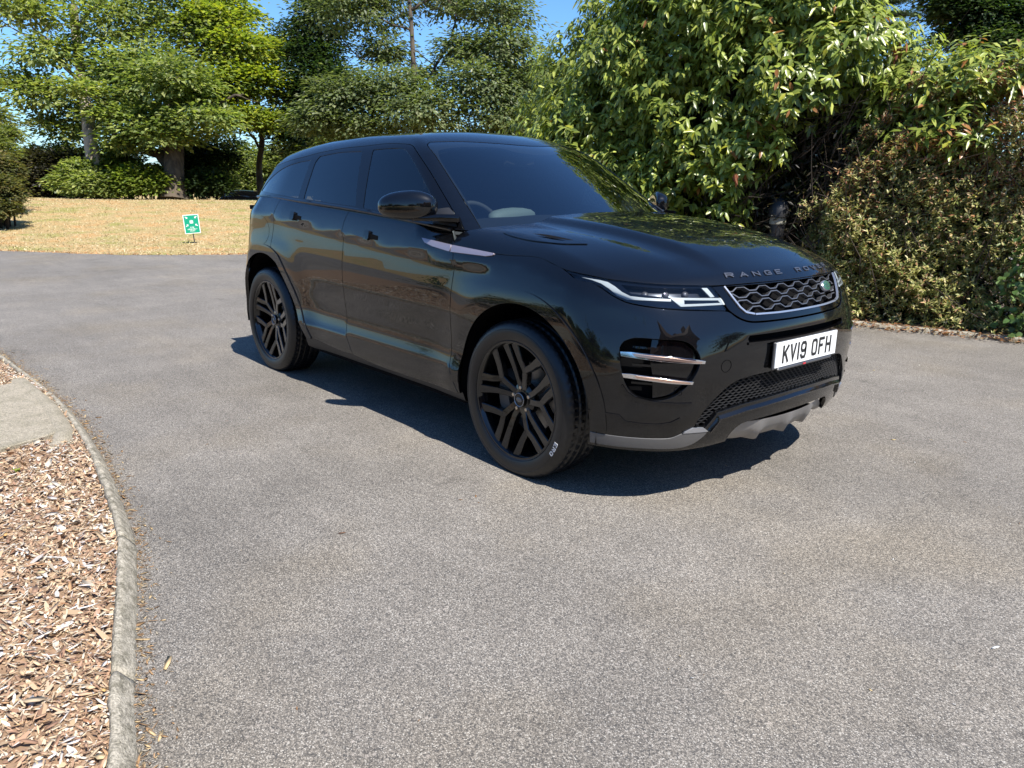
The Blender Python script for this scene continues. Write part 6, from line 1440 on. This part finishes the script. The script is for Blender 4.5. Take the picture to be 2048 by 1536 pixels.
# nearest visible leaves become leaf objects
dist = np.linalg.norm(b_-CAM, axis=1); vis = np.argsort(dist+g.random(len(b_))*.9)[:300]
V, F_, C_ = leaf_cards(np.delete(b_, vis, 0)-lb, np.delete(d_, vis, 0), np.delete(nr, vis, 0), np.delete(ln, vis), np.delete(wd, vis), np.delete(cc, vis, 0), .12, .10, True)
o = mesh_np('foliage', V, F_, M['laurel'], lau, True, cols=C_); o['kind'] = 'stuff'
def leaf_mesh(name, L_, W_, mat, fold=.12, droop=.10):
    V, F_, _ = leaf_cards(np.zeros((1, 3)), np.array([[1., 0, 0]]), np.array([[0, 0, 1.]]), np.array([1.0]), np.array([W_/L_]), np.ones((1, 3)), fold, droop, True)
    o = mesh_np(name, V, F_, mat, smooth=True); me = o.data; bpy.data.objects.remove(o); return me
lm = leaf_mesh('leaf', .135, .046, leaf_obj_mat('single_laurel_leaf', [(.165, .225, .035), (.21, .275, .045), (.12, .17, .03), (.28, .33, .055), (.15, .21, .035), (.19, .25, .04), (.40, .40, .05), (.14, .20, .03), (.24, .30, .045), (.36, .17, .06)], .32, .3))
def place_leaves(idx, b_, d_, nr, ln, me, parent, off0):
    for k in idx:
        x = d_[k]; y = np.cross(nr[k], x); y /= np.linalg.norm(y); z = np.cross(x, y); R_ = Matrix(np.stack([x, y, z], 1).tolist())
        o = bpy.data.objects.new('leaf', me); scn.collection.objects.link(o); o.parent = parent
        o.matrix_local = Matrix.Translation(Vector(b_[k]-off0)) @ R_.to_4x4() @ Matrix.Scale(float(ln[k]), 4)
place_leaves(vis, b_, d_, nr, ln, lm, lau, lb)
# inner leaves, their colours darkened to give the shade within, and stems
mb = MB()
for k in range(26):
    x = g.uniform(-4.3, -1.9); y = edge_pt(x)+g.uniform(.7, 1.4); p0 = np.array([x, y, 0]); top_ = np.array([x+g.normal(0, .5)-.1, y+g.normal(0, .3), g.uniform(1.6, 2.7)])
    limb(mb, p0-lb, top_-lb, g.uniform(.03, .07), .015, g, .05, 6, 6)
mb.build('stems', M['twig'], lau, True)
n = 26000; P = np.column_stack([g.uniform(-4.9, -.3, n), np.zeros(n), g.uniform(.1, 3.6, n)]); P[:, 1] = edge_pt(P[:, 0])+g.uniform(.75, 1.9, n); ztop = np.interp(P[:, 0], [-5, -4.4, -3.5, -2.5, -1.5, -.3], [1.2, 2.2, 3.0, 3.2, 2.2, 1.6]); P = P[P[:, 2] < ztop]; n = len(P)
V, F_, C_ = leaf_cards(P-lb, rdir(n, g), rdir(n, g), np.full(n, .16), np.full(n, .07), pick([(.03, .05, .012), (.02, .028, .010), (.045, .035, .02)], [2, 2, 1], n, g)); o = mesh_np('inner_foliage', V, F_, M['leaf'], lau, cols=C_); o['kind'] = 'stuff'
# ------------------------------------------------------------------ bare twiggy thicket in the gap
g = np.random.default_rng(102); th = empty('bare_thicket', (-1.7, 4.9, 0)); tag(th, 'dark bare twiggy thicket in the gap between laurel and dry hedge', 'shrub'); tb = np.array([-1.7, 4.9, 0])
mb = MB()
for k in range(900):
    x = g.uniform(-2.75, -.75); y = edge_pt(x)+g.uniform(.30, 1.3); z = g.uniform(.15, 2.2); p0 = np.array([x, y, z]); d = np.array([g.normal(.45, .3), g.normal(-.05, .2), g.normal(.5, .25)]); l = g.uniform(.25, .75)
    mb.tube([p0-tb, p0+d*l*.5+g.normal(0, .02, 3)-tb, p0+d*l+g.normal(0, .04, 3)-tb], [.006, .0045, .002], 3, False)
o = mb.build('twigs', M['twig'], th); o['kind'] = 'stuff'
n = 15000; P = np.column_stack([g.uniform(-2.9, -.6, n), np.zeros(n), g.uniform(.05, 2.4, n)]); P[:, 1] = edge_pt(P[:, 0])+g.uniform(.22, 1.5, n); P = P[(P[:, 1] > edge_pt(P[:, 0])+.45) | (g.random(n) < .25)]; n = len(P)
V, F_, C_ = leaf_cards(P-tb, norm(rdir(n, g)+[.5, 0, .6]), rdir(n, g), g.uniform(.04, .09, n), g.uniform(.012, .026, n), pick([(.05, .042, .03), (.085, .07, .045), (.03, .035, .015), (.14, .12, .08), (.07, .10, .03)], [3, 2, 3, .6, .8], n, g)); o = mesh_np('dead_leaves', V, F_, M['leaf'], th, cols=C_); o['kind'] = 'stuff'
# ------------------------------------------------------------------ dry hedge at the right
g = np.random.default_rng(103); hd = empty('dry_hedge', (.6, 5.4, 0)); tag(hd, 'dry yellowing small leafed hedge along the kerb at the right', 'hedge'); hb = np.array([.6, 5.4, 0])
n = 21000; x = g.uniform(-1.75, 2.9, n); fr = g.random(n)
zt = np.interp(x, [-1.75, -1.3, -.8, 0, .6, 1.4, 2.9], [1.1, 1.75, 2.2, 2.5, 2.65, 2.7, 2.7])+.10*np.sin(x*5)+.06*np.sin(x*13)
z = g.random(n)**.9*zt; bulge = .16*np.sin(x*2.6+z*2.1)+.10*np.sin(z*5.0+x*4)+.22*(z/2.6); y = edge_pt(x)+.10+np.abs(bulge)*.6+g.uniform(0, .42, n)+.45*sst(.78, 1.0, z/zt)+.35*sst(-1.3, -1.75, x)
tp_ = g.random(n) < .16; z[tp_] = zt[tp_]+g.normal(0, .05, tp_.sum()); y[tp_] = edge_pt(x[tp_])+g.uniform(.3, 1.5, tp_.sum())
P = np.column_stack([x, y, z]); D = norm(np.column_stack([g.normal(0, .35, n), g.normal(-.65, .3, n)+0*x, g.normal(.75, .3, n)]))
HC = [(.34, .35, .11), (.50, .47, .18), (.17, .21, .06), (.62, .54, .25), (.50, .30, .17), (.68, .58, .33), (.50, .24, .13)]
up_f = sst(1.1, 2.2, z)
b_, d_, nr, ln, wd, cc = shoots(P, D, g, 7, .054, .017, HC, [4, 2.6, 3.4, 1.2, .9, .55, .25], droop=.10, spread=.8)
hz = b_[:, 2]; red = (g.random(len(b_)) < .58*sst(.7, 2.2, hz)*(.4+.6*(np.sin(b_[:, 0]*4+1)*np.sin(hz*6) > -.1))); cc[red] = pick([(.42, .18, .09), (.36, .13, .07), (.50, .33, .17)], [2, 1, 1.5], int(red.sum()), g)
dist = np.linalg.norm(b_-CAM, axis=1)+g.random(len(b_))*1.2; inf = (b_[:, 0] < 1.2); dist[~inf] += 10; vis = np.argsort(dist)[:300]
V, F_, C_ = leaf_cards(np.delete(b_, vis, 0)-hb, np.delete(d_, vis, 0), np.delete(nr, vis, 0), np.delete(ln, vis), np.delete(wd, vis), np.delete(cc, vis, 0), .2)
o = mesh_np('foliage', V, F_, M['dryleaf'], hd, cols=C_); o['kind'] = 'stuff'
lm2 = leaf_mesh('leaf', .048, .0145, leaf_obj_mat('single_hedge_leaf', HC[:6]+[(.16, .17, .04), (.24, .22, .06)], .45, .25), .2, .06)
place_leaves(vis, b_, d_, nr, ln, lm2, hd, hb)
mb = MB()
for k in range(420):
    x_ = g.uniform(-1.7, 2.6); y_ = edge_pt(x_)+g.uniform(.25, .9); z_ = g.uniform(.05, 1.5); p0 = np.array([x_, y_, z_]); d = np.array([g.normal(0, .35), g.normal(-.25, .25), g.uniform(.5, 1)]); l = g.uniform(.3, .9); mb.tube([p0-hb, p0+d*l*.5+g.normal(0, .03, 3)-hb, p0+d*l-hb], [.007, .005, .002], 3, False)
o = mb.build('twigs', M['twig'], hd); o['kind'] = 'stuff'
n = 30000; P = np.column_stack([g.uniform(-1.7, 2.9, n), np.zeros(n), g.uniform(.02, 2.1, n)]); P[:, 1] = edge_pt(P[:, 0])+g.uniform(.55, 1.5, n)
V, F_, C_ = leaf_cards(P-hb, rdir(n, g), rdir(n, g), np.full(n, .07), np.full(n, .03), pick([(.035, .04, .015), (.05, .04, .02)], [1, 1], n, g)); o = mesh_np('inner_foliage', V, F_, M['leaf'], hd, cols=C_); o['kind'] = 'stuff'  # near-black leaf colours put shade into the inside of the hedge
# laurel branches reaching over the dry hedge
g = np.random.default_rng(104); l2 = empty('laurel_overhang', (.4, 5.9, 0)); tag(l2, 'long leafed laurel shoots with a few dead leaves above the dry hedge', 'shrub'); l2b = np.array([.4, 5.9, 0])
Ps, Ds = [], []
for c, r, k in [((-.95, 5.15, 2.2), (.55, .45, .33), 1), ((-.4, 5.2, 2.35), (.5, .4, .28), 1), ((.15, 5.5, 2.55), (.45, .35, .18), .7), ((-.5, 4.95, 1.85), (.35, .25, .22), .8), ((-.95, 4.90, 1.75), (.28, .2, .25), .7), ((-1.4, 5.2, 2.15), (.4, .4, .35), .9)]:
    m_ = int(330*k*(r[0]*r[1]+r[1]*r[2]+r[0]*r[2])); dd = rdir(m_, g); p = np.array(c)+dd*np.array(r)*g.uniform(.6, 1.15, m_)[:, None]; Ps.append(p); Ds.append(norm(dd*[1, 1, .4]+[0, -.2, .8]))
P = np.concatenate(Ps); D = np.concatenate(Ds)
b_, d_, nr, ln, wd, cc = shoots(P, D, g, 7, .14, .036, LC, [3, 4, 2, 3, .3, .35]); vis = np.argsort(np.linalg.norm(b_-CAM, axis=1)+g.random(len(b_))*.8+np.where(b_[:, 0] > .8, 5, 0))[:300]
V, F_, C_ = leaf_cards(np.delete(b_, vis, 0)-l2b, np.delete(d_, vis, 0), np.delete(nr, vis, 0), np.delete(ln, vis), np.delete(wd, vis), np.delete(cc, vis, 0), .12, .12, True)
o = mesh_np('foliage', V, F_, M['laurel'], l2, True, cols=C_); o['kind'] = 'stuff'
lm3 = leaf_mesh('leaf', .14, .036, bpy.data.materials['single_laurel_leaf'], .12, .12); place_leaves(vis, b_, d_, nr, ln, lm3, l2, l2b)
mb = MB()
for k in range(40):
    p0 = np.array([g.uniform(-1.2, 1.4), 5.6, 1.6]); p0[1] = edge_pt(p0[0])+.8; limb(mb, p0-l2b, p0+np.array([g.normal(0, .2), g.normal(-.05, .15), g.uniform(.45, .85)])-l2b, .012, .004, g, .06, 4, 4)
mb.build('stems', M['twig'], l2, True)
# dead hanging leaf clusters
for (px, py, dd), lab in (((1795, 100, 7.6), 'hanging cluster of rust brown dead leaves at the hedge top'), ((1472, 345, 7.9), 'red brown curled dead leaf hanging in front of the thicket')):
    c = at(px, py, dd); n = 26 if px > 1600 else 5; bq_ = c+g.normal(0, .05 if n > 10 else .03, (n, 3)); V, F_, C_ = leaf_cards(bq_-c, norm(g.normal(0, .3, (n, 3))+[0, 0, -1]), rdir(n, g), g.uniform(.07, .12, n), g.uniform(.025, .04, n), pick([(.34, .13, .06), (.26, .09, .045)], [1, 1], n, g), .2, .1, True)
    o = mesh_np('dead_leaf_cluster', V, F_, M['dryleaf'], cols=C_); o.location = tuple(c); tag(o, lab, 'dead leaves')
# bramble leaves growing through the hedge foot
g = np.random.default_rng(105); br = empty('bramble', (.3, 4.85, .0)); tag(br, 'fresh green broad leafed bramble growing through the hedge at far right', 'plant'); bb_ = np.array([.3, 4.85, 0])
n = 70; P = np.column_stack([g.normal(.36, .12, n), g.normal(4.86, .05, n), g.uniform(.05, .95, n)]); b_, d_, nr, ln, wd, cc = shoots(P, norm(g.normal(0, .4, (n, 3))+[0, -.8, .4]), g, 3, .065, .055, [(.10, .18, .05), (.13, .21, .06), (.07, .12, .03)], [2, 2, 1], droop=.2)
V, F_, C_ = leaf_cards(b_-bb_, d_, nr, ln, wd, cc, .1, .1, True); o = mesh_np('foliage', V, F_, M['dryleaf'], br, True, cols=C_)
# dead leaves lying against the hedge kerb
n = 2600; x = g.uniform(-2.5, 2.6, n); P = np.column_stack([x, edge_pt(x)+g.normal(.03, .09, n), g.uniform(.012, .055, n)])
V, F_, C_ = leaf_cards(P, norm(np.column_stack([g.normal(0, 1, (n, 2)), np.full(n, .12)])), norm(np.column_stack([g.normal(0, .3, (n, 2)), np.ones(n)])), g.uniform(.02, .06, n), g.uniform(.012, .024, n), pick([(.36, .17, .08), (.25, .12, .06), (.45, .33, .18), (.15, .10, .06)], [2, 2, 1, 2], n, g))
tag(mesh_np('fallen_leaves', V, F_, M['dryleaf'], cols=C_), 'brown fallen leaves lying along the hedge kerb', kind='stuff')

# ------------------------------------------------------------------ surroundings behind the viewer (seen mirrored in the paintwork)
bush('low dark shrub planted in the mulch bed', [((x, -4.9+.3*math.sin(x*2), .42), (.75, .75, .48), 1.0) for x in (-4.9, -3.9, -.9, 0., .9)]+[((-.2, -5.7, .5), (1.0, .7, .5), 1.0)], 300, .05, DARK+OLIVE, [1, 2, 2, 1, 1, .5, 1], 61, spray=.14)
g = np.random.default_rng(62)
RT = ['farthest left low round tree beyond the lawn', 'low round tree beside the farthest left one', 'broad low round tree behind the mulch bed', 'tall round tree behind the mulch bed', 'middling round tree between bed and house', 'tall round tree beyond the brick house', 'round tree behind the brick house roof', 'tallest round tree near the house chimneys', 'round tree right of the brick house', 'rightmost round tree past the house', 'small round tree before the left gable']
for i, (x, y, h, r) in enumerate(((-18, -26, 4.0, 3.0), (-12, -29, 3.2, 2.8), (-5, -27, 3.5, 3.0), (1, -30, 6, 3.4), (8, -31, 4.6, 3.0), (33, -23, 9, 4.6), (38, -12, 8, 4.2), (26, -30, 10, 5), (40, 2, 9, 5), (34, 14, 8, 5), (18, -33, 6, 3.4))):
    tree('round_tree', RT[i]+', seen only mirrored in the paint', 'tree', (x, y, 0), [((x, y, -.1), .3), ((x, y, h*.6), .2)], [], [((x, y, h*.50), (r*.8, r*.8, h*.50), 1.0), ((x+r*.3, y+.3*r, h*.36), (r*.7, r*.7, h*.35), .8), ((x-r*.4, y, h*.30), (r*.6, r*.6, h*.30), .7)], 210, .34, DARK+GREENS[:1], [1, 2, 2, 2], 200+i, group='trees behind the viewer', spray=.9)
hs = empty('brick_house', (26, -15, 0), math.radians(-60)); tag(hs, 'long red brick house with gables and chimneys, mirrored in the front bumper', 'house')
mb = MB().box((0, 0, 3.0), (36, 8, 6.0)); mb.box((-8, -4.5, 2.9), (6, 3, 5.8)); mb.box((8.5, -4.5, 2.9), (5, 3, 5.8)); mb.build('wall', M['brick'], hs)
mb = MB(); mb.add([(-18.4, -4.4, 6.0), (18.4, -4.4, 6.0), (18.4, 4.4, 6.0), (-18.4, 4.4, 6.0), (-18.4, 0, 9.4), (18.4, 0, 9.4)], [(0, 1, 5, 4), (2, 3, 4, 5), (3, 0, 4), (1, 2, 5), (3, 2, 1, 0)])
for cx_, w_ in ((-8, 3.2), (8.5, 2.7)): mb.add([(cx_-w_, -6.2, 5.8), (cx_+w_, -6.2, 5.8), (cx_+w_, 0, 5.8), (cx_-w_, 0, 5.8), (cx_, -6.2, 8.8), (cx_, 0, 8.8)], [(0, 1, 4), (1, 2, 5, 4), (3, 0, 4, 5)])
rf_ = mb.build('roof', M['rooftile'], hs)
for x in (-15, -9, -2, 5, 11, 16): MB().box((x, .6, 9.4), (1.8, .9, 1.4)).build('chimney', M['brick'], rf_)
for x in (-8, -4, -1.5, 1.5, 4.5, 8.5):
    for z in (1.6, 4.4):
        y_ = -6.02 if abs(x) > 7 else -4.02
        wnd = MB().box((x, y_, z), (1.4, .10, 1.5)).build('window', M['sign_white'], hs); MB().box((x, y_-.05, z), (1.2, .08, 1.3)).build('pane', M['gloss_black'], wnd)
